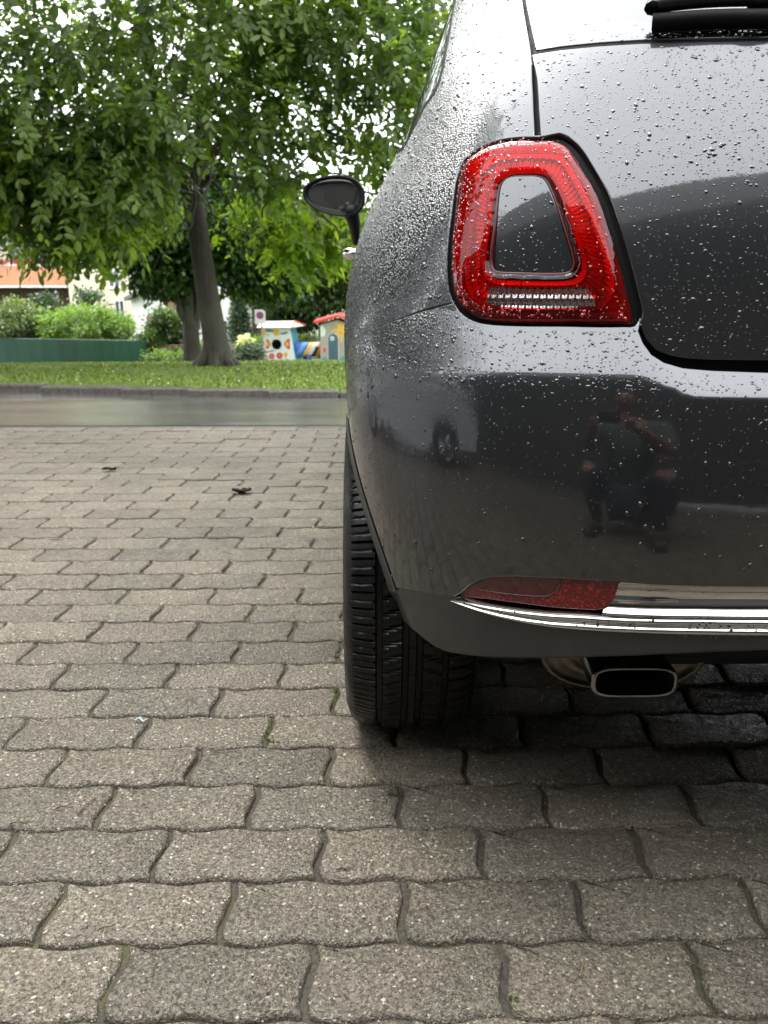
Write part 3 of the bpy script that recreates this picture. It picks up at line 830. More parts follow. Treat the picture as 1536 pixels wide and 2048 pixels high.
# rear window
wt = np.array([(q, 1.385) for q in (0.0,)])
glass_outer = np.concatenate([np.array([(0.0, wb_c[0][1] + .004)]), winb[::-1][:-1] + [0, .0042], np.array([(seam[0][0] - .0046, winb[0][1] + .0045)]), seam_top[::-1][0:1] - [.0050, 0], seam_top[::-1][1:] - [.0050, 0], np.array([(0.0, 1.36)])])
glass_full = np.concatenate([glass_outer, mir(glass_outer[1:-1])[::-1]])
clear_px = [(1196, -60), (1200, -20), (1208, 4), (1228, 25), (1262, 37), (1310, 43), (1400, 46), (1530, 48)]
clearb = SB([(max(x, 1), y) for x, y in clear_px])
clear_outer = np.concatenate([np.array([(0.0, clearb[-1][1])]), clearb[::-1], np.array([(clearb[0][0] - .01, 1.22), (clearb[0][0] - .05, 1.32), (0.0, 1.33)])])
clear_full = np.concatenate([clear_outer, mir(clear_outer[1:-1])[::-1]])
rw = panel('rear_window', glass_full, [clear_full], body, body_n, CM['frit'], car, step=.012, off=-.002, rolls=(True, False)); PARTS.append(rw)
panel('pane', grow(clear_full, -.0001), [], body, body_n, CM['glass'], rw, step=.02, off=-.002, rolls=(False,))
# quarter panel: seam, lamp, bumper seam, wheel arch, door gap, side window
bs = SU([(905, 607), (880, 612), (850, 620), (800, 637), (760, 652), (722, 669), (704, 681)])
i_bl = [i for i in range(len(LAMP)) if np.hypot(*(project(body(*LAMP[i])) - np.array([905, 605]))) < 12]
i_bl = min(i_bl, key=lambda i: abs(project(body(*LAMP[i]))[1] - 603)) if i_bl else 23 * 5
arch_q = arch_pts(body, 62, 150, 26)
z_seam_end = bs[-1][1]
# the seam runs on to the arch opening
arch_hit = None
bs_ext = np.concatenate([bs, np.array([(bs[-1][0] + (arch_q[0][0] - bs[-1][0]) * .5, bs[-1][1] * .6 + arch_q[0][1] * .4)])])
arch_up = arch_q
lg = grow(LAMP, .0052)
door_q = 1.62
lg_half = np.concatenate([lg[i_bl:], lg[:i_top]])               # lower left corner up over the top to the seam
side_win_px = [(926, -60), (912, 0), (901, 62), (888, 135), (880, 165), (868, 190), (850, 214), (826, 262), (806, 300)]
sw = SB(side_win_px)
zt_ = 1.36
q_outer = np.concatenate([
    np.array([(s[0] + .0040, s[1]) for s in seam_top]), seam[:, :] + [.0040, 0],
    lg_half[::-1], bs + [0, .0022], np.array([bs_ext[-1]]) + [0, .0022], arch_up + [0.004, .004],
    np.array([(arch_up[-1][0], .17), (1.60, .17), (1.60, .5), (1.60, .8), (1.60, .94), (1.57, 1.06), (1.50, 1.20), (1.42, 1.30), (1.36, zt_)])])
sw_hole = np.concatenate([sw[::-1], np.array([(sw[0][0] + .01, 1.24), (sw[0][0] + .06, 1.31), (1.34, 1.31), (1.43, 1.22), (1.505, 1.08), (1.53, .985), (1.50, .968), (1.25, .955)])])
sw_hole = sw_hole[sw_hole[:, 1] < 1.33]
zmin = sw[-1][1]
QP = panel('quarter_panel', q_outer, [sw_hole], body, body_n, CM['paint'], car, step=.011); PARTS.append(QP)
wg = panel('side_window', grow(sw_hole, -.004), [], body, body_n, CM['side_glass'], car, step=.02, off=-.006, rolls=(False,), label='dark green side window behind the door'); PARTS.append(wg)
PARTS.append(panel('window_seal', grow(sw_hole, -.0005), [grow(sw_hole, -.006)], body, body_n, CM['rubber'], car, step=.01, off=.0005, rolls=(True,), depth=.006))
# bumper
lgb = grow(LAMP, .0058)
low_lamp = lgb[i_corner - 2:i_bl + 1]
crease = np.array([(max(q - .0, 0), z - .0075) for q, z in tg_low])
lowseam = SU([(768, 1171), (800, 1177), (840, 1184), (880, 1190), (902, 1195)])
fog_px = [(910, 1196), (918, 1184), (934, 1169), (955, 1158), (985, 1151), (1030, 1150), (1100, 1153), (1170, 1157), (1238, 1162)]
fog_top = SU(fog_px)
chrome_top = SU([(1238, 1164), (1300, 1167), (1400, 1170), (1530, 1171)])
A2 = arch_pts(bumper, 0, 62, 30)
za = lowseam[0][1]; A2 = A2[(A2[:, 1] > za + .004) & (A2[:, 1] < bs_ext[-1][1] - .012)]
b_half = np.concatenate([np.array([(0.0, crease[-1][1] - .001)]), crease[::-1], low_lamp, bs[1:] + [0, -.0022], np.array([bs_ext[-1]]) - [0, .0022], A2[::-1], lowseam + [0, .0012], fog_top[1:], chrome_top[1:], np.array([(0.0, chrome_top[-1][1])])])
keep = np.r_[True, np.hypot(*(np.diff(b_half, axis=0).T)) > 2e-4]; b_half = b_half[keep]
b_full = np.concatenate([b_half, mir(b_half[1:-1])[::-1]])
PARTS.append(panel('bumper', b_full, [], bumper, bumper_n, CM['paint'], car, step=.010, round_=.0022))
# lower bumper
ch_bot_px = [(906, 1199), (930, 1210), (960, 1222), (1000, 1235), (1050, 1247), (1100, 1256), (1160, 1262), (1230, 1266), (1300, 1269), (1400, 1272), (1530, 1274)]
ch_bot = SU(ch_bot_px)
lb_px = [(868, 1292), (890, 1301), (930, 1308), (1000, 1312), (1080, 1313), (1200, 1310), (1320, 1305), (1430, 1300), (1530, 1296)]
lb = SU(lb_px)
A3 = arch_pts(bumper, -16, 60, 60); A3 = A3[(A3[:, 1] < za - .003) & (A3[:, 1] > lb[0][1] + .012)]
l_half = np.concatenate([np.array([(0.0, ch_bot[-1][1] - .001)]), ch_bot[::-1] - [0, .001], lowseam[::-1][1:] - [0, .0012], A3[::-1], lb, np.array([(0.0, lb[-1][1])])])
keep = np.r_[True, np.hypot(*(np.diff(l_half, axis=0).T)) > 2e-4]; l_half = l_half[keep]
l_full = np.concatenate([l_half, mir(l_half[1:-1])[::-1]])
PARTS.append(panel('lower_bumper', l_full, [], bumper, bumper_n, CM['paint_low'], car, step=.010, off=-.001, depth=.03, round_=.006))
# fog lamp + reflector
fr_px = [(1236, 1166), (1232, 1185), (1224, 1206), (1208, 1221), (1190, 1224), (1150, 1222), (1090, 1217), (1030, 1209), (970, 1201), (916, 1197)]
fr = SU(fr_px)
f_outer = np.concatenate([fog_top[1:] - [0, .003], fr])
def one_side(name, poly, fn, nfn, mat, parent, label=None, **k):
    a = panel(name, poly, k.pop('holes', []), fn, nfn, mat, parent, label=label, **k); return a
fogp = SU([(940, 1178), (958, 1165), (985, 1157), (1050, 1156), (1116, 1159), (1116, 1172), (1108, 1186), (1092, 1194), (1060, 1194), (1000, 1188)])
for m_ in (1, -1):
    f = (lambda P: np.asarray(P)) if m_ == 1 else mir
    rl = panel('rear_reflector', f(f_outer), [], bumper, bumper_n, CM['reflex'], car, step=.006, off=-.007, depth=.012, label='dark red bumper reflector above the chrome strip'); PARTS.append(rl)
    panel('fog_lamp', f(fogp), [], bumper, bumper_n, CM['foglamp'], rl, step=.006, off=-.0045, depth=.004)
# chrome: thin double ridge along the bottom and a wide hollow panel inboard
def loft(name, top, bot, prof, fn, nfn, mat, parent, per=2, mirror=True, label=None):
    """top, bot: matching (q, z) rows; prof: list of (t, off)."""
    rows = []
    for (t, off) in prof:
        c = top * (1 - t) + bot * t
        rows.append(fn(c[:, 0], c[:, 1]) + nfn(c[:, 0], c[:, 1]) * off)
    R = np.array(rows)
    R2 = np.concatenate([R, (R * [-1, 1, 1] + [2 * CAR_X, 0, 0])[:, ::-1][:, 1:]], 1) if mirror else R
    k, n = R2.shape[:2]
    Fc = [(i * n + j, i * n + j + 1, (i + 1) * n + j + 1, (i + 1) * n + j) for i in range(k - 1) for j in range(n - 1)]
    me = set_mesh(name, R2.reshape(-1, 3), Fc, mats=[mat]); o = link(name, me, parent); return tag(o, label)
def along(pts, n):
    pts = np.asarray(pts); d = np.r_[0, np.cumsum(np.hypot(*(np.diff(pts, axis=0).T)))]; t = np.linspace(0, d[-1], n)
    return np.stack([np.interp(t, d, pts[:, k]) for k in (0, 1)], 1)
cb = along(np.concatenate([ch_bot, [(0.0, ch_bot[-1][1])]]), 150)
ct_px = [(906, 1197), (930, 1201), (960, 1208), (1000, 1215), (1050, 1222), (1100, 1227), (1160, 1230), (1200, 1233), (1300, 1237), (1400, 1238), (1530, 1239)]
ctp = SU(ct_px); ct = along(np.concatenate([ctp, [(0.0, ctp[-1][1])]]), 150)
prof = [(-.02, -.016), (0, -.004), (.05, .0000), (.16, .0030), (.26, .0032), (.36, .0004), (.45, -.0012), (.52, .0008), (.62, .0050), (.74, .0056), (.86, .0030), (1.0, -.0012), (1.02, -.014)]
PARTS.append(loft('chrome_strip', ct, cb, prof, bumper, bumper_n, CM['chrome'], car))
wt_px = [(1242, 1167), (1300, 1170), (1400, 1173), (1530, 1174)]; wb_px = [(1202, 1233), (1280, 1237), (1400, 1239), (1530, 1240)]
wtq = SU(wt_px); wbq = SU(wb_px)
wtq = along(np.concatenate([wtq, [(0.0, wtq[-1][1])]]), 120); wbq = along(np.concatenate([wbq, [(0.0, wbq[-1][1])]]), 120)
prof2 = [(-.01, -.020), (0, -.008), (.04, -.006)] + [(t, -.006 - .010 * math.sin((t - .04) / .86 * math.pi) ** .8) for t in np.linspace(.1, .86, 12)] + [(.93, -.004), (1.0, -.002), (1.03, -.010)]
PARTS.append(loft('chrome_panel', wtq, wbq, prof2, bumper, bumper_n, CM['chrome'], car))
# rear wheel arch edge band, catching light painted as paler grey
def arch_band(R0, R1, t0, t1, off0, off1, name, mat, fn, n=60):
    V = []
    for t in np.linspace(t0, t1, n):
        for R, off in ((R1, off1), (R0, off0), (R0 - .002, off0 - .012), (R0 - .001, off0 - .05)):
            y = WHEEL_Y - R * math.cos(math.radians(t)); z = .29 + R * math.sin(math.radians(t)); q = find_q(fn, y, z)
            V.append(fn(q, z) + _nrm(fn, np.array(q), np.array(z)) * off)
    Fc = [(i * 4 + j, i * 4 + j + 1, (i + 1) * 4 + j + 1, (i + 1) * 4 + j) for i in range(n - 1) for j in range(3)]
    Vm = np.array(V); Vm2 = Vm * [-1, 1, 1] + [2 * CAR_X, 0, 0]
    return [link(name, set_mesh(name, Vm, Fc, mats=[mat]), car), link(name, set_mesh(name, Vm2, [f[::-1] for f in Fc], mats=[mat]), car)]
PARTS.append(arch_band(ARCH_R - .001, ARCH_R + .013, 12, 60, .0045, .0012, 'arch_lip', simple('arch_edge_lit_grey', (.075, .076, .074), .42), bumper))
# black structure behind every gap
def backing():
    qs, zs = np.linspace(-1.75, 1.75, 260), np.linspace(.34, 1.38, 60)
    Q, Z = np.meshgrid(qs, zs, indexing='ij'); P = body(Q, Z) - body_n(Q, Z) * .014
    ok = []
    Fc = []
    nz = len(zs)
    for i in range(len(qs) - 1):
        for j in range(nz - 1):
            c = P[i, j]; aq = abs(qs[i])
            if (c[1] - WHEEL_Y) ** 2 + (c[2] - .29) ** 2 < (ARCH_R + .01) ** 2: continue
            if c[2] > 1.05 and (aq < .62 or aq > 1.0): continue
            if P[i, j][2] > .97 and aq > .98: continue
            Fc.append((i * nz + j, i * nz + j + 1, (i + 1) * nz + j + 1, (i + 1) * nz + j))
    return link('inner_shell', set_mesh('inner_shell', P.reshape(-1, 3), Fc, mats=[CM['black']]), car)
PARTS.append(backing())

# ---- tail lamp (left and right)
CM['bright'] = simple('mirror_chamber', (.93, .92, .90), .14, .9, .05, 60)
CM['innerwall'] = simple('dark_red_inner_wall', (.10, .006, .007), .25)
def tail_lamp(f):
    LA, HO, GU, RE = f(LAMP), f(HOLE), f(GUIDE), f(REV)
    P = []
    hcr = grow(HO, .0040)
    def crown(d):                                           # d: distance to outer rim, inner rim, (reverse hole ignored)
        o, i = d[:, 0], d[:, 1]
        return .009 * np.sin(np.clip(o / .016, 0, 1) * math.pi / 2) - .0055 * (1 - np.sin(np.clip(i / .006, 0, 1) * math.pi / 2))
    root = panel('tail_lamp', LA, [HO], body, body_n, CM['pocket'], car, step=.008, off=-.013, rolls=(True, False), depth=.004, label='red ring tail lamp round a grey painted centre')
    sh = panel('lens', grow(LA, -.0008), [grow(HO, .0006), RE], body, body_n, CM['lens_red'], root, step=.0032, edge_step=.0028, off=.001, crown=crown, rolls=(True, False, False), depth=.012)
    sh = panel('reversing_lens', grow(RE, -.0001), [], body, body_n, CM['lens_clear'], root, step=.004, edge_step=.003, off=.0092, rolls=(False,))
    # dark border under the outer rim of the lens
    panel('lamp_border', grow(LA, -.001), [GU], body, body_n, CM['rimdark'], root, step=.004, edge_step=.003, off=-.0015, rolls=(False, True), depth=.010)
    # ribbed light guide: radial ridges between guide outline and hole
    n = 340
    def ringpts(poly, n):
        p = np.concatenate([poly, poly[:1]]); d = np.r_[0, np.cumsum(np.hypot(np.diff(p[:, 0]) * .95, np.diff(p[:, 1])))]; t = np.linspace(0, d[-1], n, endpoint=False)
        return np.stack([np.interp(t, d, p[:, k]) for k in (0, 1)], 1)
    A = ringpts(GU, n)
    H = grow(HO, .003); 
    H = ringpts(H, 1200)
    c = HO.mean(0)
    # pair each guide point with the hole point at the same bearing
    angH = np.arctan2(H[:, 1] - c[1], (H[:, 0] - c[0]) * .95); angA = np.arctan2(A[:, 1] - c[1], (A[:, 0] - c[0]) * .95)
    B = H[np.argmin(np.abs(np.angle(np.exp(1j * (angA[:, None] - angH[None])))), 1)]
    prof = [(0.0, -.0030), (.10, -.0010), (.28, -.0005), (.30, -.0040), (.45, -.0050), (.62, -.0050), (.74, -.0035), (.76, -.0005), (.90, -.0020), (1.0, -.0120)]
    V = []
    for i in range(n):
        tooth = (i % 4 < 2)
        for j, (t, o) in enumerate(prof):
            p = A[i] * (1 - t) + B[i] * t
            oo = o + (.0022 if tooth and 2 <= j <= 6 else 0)
            V.append((p[0], p[1], oo))
    V = np.array(V); k = len(prof)
    W = body(V[:, 0], V[:, 1]) + body_n(V[:, 0], V[:, 1]) * V[:, 2:3]
    Fc = [(i * k + j, ((i + 1) % n) * k + j, ((i + 1) % n) * k + j + 1, i * k + j + 1) for i in range(n) for j in range(k - 1)]
    mi = [0 if (j < 2 or j >= 6) else 1 for i in range(n) for j in range(k - 1)]
    me = set_mesh('light_guide', W, Fc, smooth=False, mats=[CM['guide'], CM['silver']], midx=mi); link('light_guide', me, root)
    # reversing chamber: a row of bright ribs
    a0, a1 = RE[np.argmax(RE[:, 0])], RE[np.argmin(RE[:, 0])]
    qs = np.linspace(RE[:, 0].min(), RE[:, 0].max(), 64); z0, z1 = RE[:, 1].min() - .001, RE[:, 1].max() + .001
    V, Fc = [], []
    for i, q in enumerate(qs):
        for j, z in enumerate(np.linspace(z0, z1, 7)):
            ph = i % 4; o = (.0086, .0076, .0062, .0086, .0076, .0062, .0086)[j] - (.0018 if ph in (0, 3) else 0)
            V.append(body(q, z) + body_n(q, z) * o)
    for i in range(len(qs) - 1):
        for j in range(6): Fc.append((i * 7 + j, i * 7 + j + 1, (i + 1) * 7 + j + 1, (i + 1) * 7 + j))
    # keep only cells inside the window outline
    cells = [f_ for f_ in Fc if inside(np.array([[qs[f_[0] // 7] , np.linspace(z0, z1, 7)[f_[0] % 7]]]), grow(RE, .002))[0]]
    link('reversing_reflector', set_mesh('reversing_reflector', V, cells, smooth=False, mats=[CM['bright']]), root)
    # painted centre
    z_lo = HO[:, 1].min()
    def flat(q, z): return body(q, z) + body_n(q, z) * (-.0045 + .095 * (np.asarray(z) - z_lo))[..., None]
    panel('centre_insert', grow(HO, -.0022), [], flat, lambda q, z: _nrm(flat, q, z), CM['paint'], root, step=.006, edge_step=.004, off=0.0, depth=.008)
    panel('inner_wall', grow(HO, .0012), [grow(HO, .0002)], body, body_n, CM['innerwall'], root, step=.004, edge_step=.003, off=.0042, rolls=(False, True), depth=.012)
    panel('inner_seal', grow(HO, .0008), [grow(HO, -.0016)], body, body_n, CM['plastic'], root, step=.004, edge_step=.003, off=-.004, rolls=(False,))
    return root
for f in (lambda P: np.asarray(P), mir): PARTS.append(tail_lamp(f))
# rubber gasket outline round the lamp, bedded in the gap
for f in (lambda P: np.asarray(P), mir):
    PARTS.append(panel('lamp_gasket', f(grow(LAMP, .0050)), [f(grow(LAMP, .0002))], body, body_n, CM['rubber'], car, step=.005, off=-.005, rolls=(False,)))
# gaskets in the tailgate gap
gs = np.concatenate([seam_top, seam])
PARTS.append(link('tailgate_seal', None, car) if False else panel('tailgate_seal', np.concatenate([gs - [.0052, 0], (gs + [.0052, 0])[::-1]]), [], body, body_n, CM['rubber'], car, step=.006, off=-.009, rolls=(False,)))
ws = np.concatenate([winb, [(0.0, wb_c[0][1])]]); wsf = np.concatenate([ws, mir(ws[:-1])[::-1]])
PARTS.append(panel('window_gasket', np.concatenate([wsf + [0, .0055], (wsf - [0, .0060])[::-1]]), [], body, body_n, CM['rubber'], car, step=.006, off=-.0035, rolls=(False,)))

# ---- the rest of the body: right quarter, doors, roof, nose
PARTS.append(panel('quarter_panel', mir(q_outer), [mir(sw_hole)], body, body_n, CM['paint'], car, step=.03))
PARTS.append(panel('side_window', mir(grow(sw_hole, -.004)), [], body, body_n, CM['frit'], car, step=.03, off=-.006, rolls=(False,)))
FRONT_Y = WHEEL_Y + 2.30
def q_of_y(y, z): return find_q(body, y, z)
def side_panel(name, pts, mat, off=0.0, holes=(), label=None):
    P = np.array([(q_of_y(y, z), z) for y, z in pts]); Hs = [np.array([(q_of_y(y, z), z) for y, z in h]) for h in holes]
    for f in (lambda a: a, mir): PARTS.append(panel(name, f(P), [f(h) for h in Hs], body, body_n, mat, car, step=.04, off=off, label=label))
dy0 = float(body(1.60, .8)[1]) + .004
door_win = [(dy0 + .06, .985), (dy0 + .03, 1.30), (dy0 + .55, 1.345), (dy0 + .80, 1.20), (dy0 + 1.05, .99)]
door_out = [(dy0, .19), (dy0, .6), (dy0, .95), (dy0 - .04, 1.06), (dy0 - .10, 1.20), (dy0 - .22, 1.355), (dy0 + .60, 1.37), (dy0 + .88, 1.18), (dy0 + 1.14, .965), (dy0 + 1.16, .6), (dy0 + 1.14, .19)]
side_panel('door', door_out, CM['paint'], holes=[door_win])
side_panel('door_window', door_win, CM['frit'], off=-.005)
fw = [(FRONT_Y - .335 * math.cos(math.radians(t)), .29 + .335 * math.sin(math.radians(t))) for t in np.linspace(-18, 198, 30)]
side_panel('front_wing', [(dy0 + 1.148, .19), (dy0 + 1.165, .6), (dy0 + 1.148, .955), (FRONT_Y - .30, .93), (FRONT_Y + .1, .87), (FRONT_Y + .38, .78), (FRONT_Y + .38, .19)] + fw[::-1], CM['paint'])
def outline(z, off=0.0, front=None, n=40):
    q = np.linspace(-1.0, 1.0, n); back = body(q, np.full(n, z)); yb = back[-1][1]
    return back
def roof():
    ring = []
    qs = np.linspace(-1.45, 1.45, 120)
    base = body(qs, np.full(120, 1.36)); yf = base[:, 1].max()
    wE = abs(base[0][0] - CAR_X)
    front = [np.array([CAR_X + wE * math.cos(t), yf + .35 + .35 * math.sin(t) * .5, 1.36]) for t in np.linspace(0, math.pi, 30)]
    loop = np.concatenate([base, front]) if base[0][0] > base[-1][0] else base
    base = base if base[0][0] < base[-1][0] else base[::-1]
    front = np.array([[CAR_X + wE * math.cos(t), yf + .55 * math.sin(t) + 0, 1.36] for t in np.linspace(0.05, math.pi - .05, 30)])
    loop = np.concatenate([base, front]); c = np.array([CAR_X, (base[:, 1].min() + yf + .5) / 2, 1.36])
    V, k, n = [], 12, len(loop)
    for i in range(k):
        s = math.cos(i / k * math.pi / 2); h = math.sin(i / k * math.pi / 2)
        V += [tuple(c + (p - c) * np.array([s, s, 1]) + [0, 0, .105 * h]) for p in loop]
    V.append(tuple(c + [0, 0, .105]))
    Fc = [(i * n + j, i * n + (j + 1) % n, (i + 1) * n + (j + 1) % n, (i + 1) * n + j) for i in range(k - 1) for j in range(n)] + [((k - 1) * n + j, (k - 1) * n + (j + 1) % n, k * n) for j in range(n)]
    return link('roof', set_mesh('roof', V, Fc, mats=[CM['paint']]), car)
PARTS.append(roof())
def nose():
    V, Fc = [], []
    zs = [.20, .30, .45, .60, .72, .80, .86, .90]; nz = len(zs); n = 40
    for z in zs:
        W = float(HALF_W(z)); yb = FRONT_Y + .37; Ln = .36 - .55 * max(0, z - .62) ** 1.0
        for t in np.linspace(-math.pi / 2, math.pi / 2, n):
            s, c = math.sin(t), max(math.cos(t), 0); r = ((abs(s) / W) ** 2.5 + (c / max(Ln, .05)) ** 2.5) ** (-.4)
            V.append((CAR_X + r * s, yb - .0 + r * c, z))
    Fc = [(i * n + j, i * n + j + 1, (i + 1) * n + j + 1, (i + 1) * n + j) for i in range(nz - 1) for j in range(n - 1)]
    PARTS.append(link('front_bumper', set_mesh('front_bumper', V, Fc, mats=[CM['paint']]), car))
    V, Fc = [], []; ys = np.linspace(dy0 + 1.12, FRONT_Y + .50, 14); us = np.linspace(-1, 1, 21)
    for y in ys:
        t = (y - ys[0]) / (ys[-1] - ys[0]); w = .72 - .12 * t; z0 = .99 - .17 * t ** 2
        for u in us: V.append((CAR_X + u * w, y, z0 + .045 * (1 - u * u) - .03 * abs(u) ** 6))
    Fc = [(i * 21 + j, i * 21 + j + 1, (i + 1) * 21 + j + 1, (i + 1) * 21 + j) for i in range(13) for j in range(20)]
    PARTS.append(link('bonnet', set_mesh('bonnet', V, Fc, mats=[CM['paint']]), car))
    V, Fc = [], []
    for i in range(10):
        t = i / 9; y = dy0 + 1.12 - t * .62; z = 1.02 + t * .36; w = .68 - .20 * t
        for u in us: V.append((CAR_X + u * w, y + .10 * (1 - u * u), z + .02 * (1 - u * u)))
    Fc = [(i * 21 + j, i * 21 + j + 1, (i + 1) * 21 + j + 1, (i + 1) * 21 + j) for i in range(9) for j in range(20)]
    PARTS.append(link('windscreen', set_mesh('windscreen', V, Fc, mats=[CM['glass']]), car))
nose()
# floor pan, rear axle, wheel housings; boxes set low to block light below
mb = MB()
mb.box((CAR_X - .48, CAR_Y + .16, .285), (CAR_X + .48, FRONT_Y + .5, .36))
mb.box((CAR_X - .44, CAR_Y + .24, .225), (CAR_X + .44, WHEEL_Y - .08, .284), bev=.02)
mb.box((CAR_X - .70, WHEEL_Y + .34, .095), (CAR_X + .70, FRONT_Y - .36, .284))
mb.box((CAR_X - .66, FRONT_Y - .34, .085), (CAR_X + .60, FRONT_Y + .55, .283))
mb.box((CAR_X - .45, WHEEL_Y + .12, .15), (CAR_X + .45, WHEEL_Y + .36, .283))
mb.tube([(CAR_X - .62, WHEEL_Y, .27), (CAR_X + .62, WHEEL_Y, .27)], .045, 12)
for s in (-1, 1):
    mb.box((CAR_X + s * .56 - .012, WHEEL_Y - .40, .30), (CAR_X + s * .56 + .012, WHEEL_Y + .40, .80))
    mb.box((CAR_X + s * .50 - .04, WHEEL_Y - .10, .20), (CAR_X + s * .50 + .04, WHEEL_Y + .45, .27))
    # rounded inner wheel-arch liner
    for wy in (WHEEL_Y, FRONT_Y):
        n = 20; V, Fc = [], []
        for i in range(n):
            t = math.radians(24 + 150 * i / (n - 1))
            for x in (.545, .715): V.append((CAR_X + s * x, wy - .345 * math.cos(t), .29 + .345 * math.sin(t)))
        Fc = [(i * 2, i * 2 + 1, i * 2 + 3, i * 2 + 2) for i in range(n - 1)]; mb.add(V, Fc)
mb.box((CAR_X - .5, WHEEL_Y + 1.9, .18), (CAR_X + .5, FRONT_Y + .45, .34))
PARTS.append(mb.build('underbody', CM['black'], car))
mb = MB()
for i, (x, y) in enumerate(((-.34, 1.35), (.34, 1.35))):
    mb.box((CAR_X + x - .22, y + .75, .55), (CAR_X + x + .22, y + 1.2, .70), bev=.03)
    mb.box((CAR_X + x - .22, y + .70, .60), (CAR_X + x + .22, y + .82, 1.12), bev=.03)
PARTS.append(mb.build('seats', simple('grey_seat_cloth', (.16, .16, .17), .9), car))

# ---- wheels
def tyre_mesh():
    """195 mm tyre: rounded shoulders, four running grooves, cross sipes and shoulder notches cut as real depth."""
    Rr, hw = WHEEL_R, .0985
    prof = []                                               # (x across, r, kind)
    side = [(-.088, .190), (-.098, .205), (-.1045, .228), (-.104, .250), (-.0975, .268), (-.091, .2765)]
    tread_x = np.array([-.086, -.078, -.070, -.060, -.056, -.0535, -.0465, -.044, -.036, -.024, -.0165, -.014, -.007, -.0045, .002, .0045, .007, .014, .0165, .024, .036, .044, .0465, .0535, .056, .060, .070, .078, .086])
    groove = lambda x: any(abs(abs(x) - c) < .0045 for c in (.050, .0105)) 
    for x, r in side: prof.append((x, r, 0))
    for x in tread_x: prof.append((x, Rr - .0105 * abs(x / .086) ** 3.2 - (.0075 if groove(x) else 0), 1 if not groove(x) else 2))
    for x, r in side[::-1]: prof.append((-x, r, 0))
    NA = 720; V = []
    r_ = np.random.default_rng(3)
    for a in range(NA):
        t = 2 * math.pi * a / NA
        for j, (x, r, k) in enumerate(prof):
            rr = r
            if k == 1:
                ax = abs(x)
                if ax > .056:                              # shoulder block: broad slit every 9 steps, fine sipe between
                    ph = a % 10
                    if ph == 0: rr -= .0060
                    elif ph == 5 and ax > .062: rr -= .0025
                elif ax > .014:
                    if (a + int(ax * 160)) % 10 == 3: rr -= .0055
                    elif (a + int(ax * 160)) % 10 == 8: rr -= .002
                else:
                    if a % 20 == 6: rr -= .002
            if k == 0 and .25 < r < .27 and a % 2: rr += .0008
            V.append((x, -rr * math.cos(t), rr * math.sin(t)))
    n = len(prof)
    Fc = [(a * n + j, ((a + 1) % NA) * n + j, ((a + 1) % NA) * n + j + 1, a * n + j + 1) for a in range(NA) for j in range(n - 1)]
    me = set_mesh('tyre', V, Fc, mats=[CM['tyre']]); me.set_sharp_from_angle(angle=math.radians(40))
    return me
ty = tyre_mesh()
mb = MB(); n = 36
ringp = [(.082, .192), (.070, .188), (.045, .170), (-.04, .168), (-.080, .185), (-.084, .192)]
V = [(x, r * math.cos(2 * math.pi * i / n), r * math.sin(2 * math.pi * i / n)) for i in range(n) for x, r in ringp]; k = len(ringp)
mb.add(V, [(i * k + j, ((i + 1) % n) * k + j, ((i + 1) % n) * k + j + 1, i * k + j + 1) for i in range(n) for j in range(k - 1)])
for i in range(8):
    t = 2 * math.pi * i / 8; d = np.array([0, math.cos(t), math.sin(t)])
    mb.tube([d * .03 + [-.06, 0, 0], d * .10 + [-.066, 0, 0], d * .18 + [-.074, 0, 0]], [.022, .016, .014], 6)
mb.tube([(-.075, 0, 0), (.02, 0, 0)], .045, 14)
rim_o = mb.build('rim', CM['rim'], None, smooth='auto'); rim_me = rim_o.data; bpy.data.objects.remove(rim_o)
for (x, y, flip) in ((CAR_X - .7045, WHEEL_Y, 1), (CAR_X + .7045, WHEEL_Y, -1), (CAR_X - .7045, FRONT_Y, 1), (CAR_X + .7045, FRONT_Y, -1)):
    w = bpy.data.objects.new('wheel', ty); COL.objects.link(w); w.parent = car; w.location = (x - CAR_X, y - WHEEL_Y, WHEEL_R - .003)
    if flip < 0: w.rotation_euler = (0, 0, math.pi)
    r_ = link('rim', rim_me, w)

# ---- exhaust: silencer box and flattened tip
ex = at(1270, 1366, .965)
def super_ring(c, w, h, n, y, e=3.2):
    out = []
    for i in range(n):
        t = 2 * math.pi * i / n; cx, sx = math.cos(t), math.sin(t)
        r = (abs(cx / w) ** e + abs(sx / h) ** e) ** (-1 / e); out.append((c[0] + r * cx, y, c[2] + r * sx))
    return out
ew, eh = .0560, .0212
def tip():
    n = 48; rings = []
    for y, s, dz in ((.40, .50, .02), (.30, .55, .018), (.16, .80, .010), (.10, .95, .004), (.006, 1.0, 0), (.0015, .995, 0), (0, .96, 0), (.0005, .91, 0), (.004, .90, 0), (.10, .86, .004), (.28, .5, .01)):
        e = 4.5
        rr = super_ring((ex[0], 0, ex[2] + dz), ew * s, eh * s - (.0012 if .85 < s < .96 and y < .01 else 0), n, ex[1] + y, e=4.2)
        rings.append(rr)
    V = [v for r in rings for v in r]; k = len(rings)
    Fc = [(i * n + j, i * n + (j + 1) % n, (i + 1) * n + (j + 1) % n, (i + 1) * n + j) for i in range(k - 1) for j in range(n)]
    Fc.append(tuple(range((k - 1) * n, k * n)))
    mi = [2 if 3 <= i // n < 8 else (0 if i // n < 8 else 1) for i in range((k - 1) * n)] + [1]
    o = link('exhaust_pipe', set_mesh('exhaust_pipe', V, Fc, mats=[CM['tip'], CM['black'], simple('exhaust_rim', (.36, .35, .33), .22, 1.0, .4, 40)], midx=mi), car)
    o.data.set_sharp_from_angle(angle=math.radians(50)); return o
PARTS.append(tip())
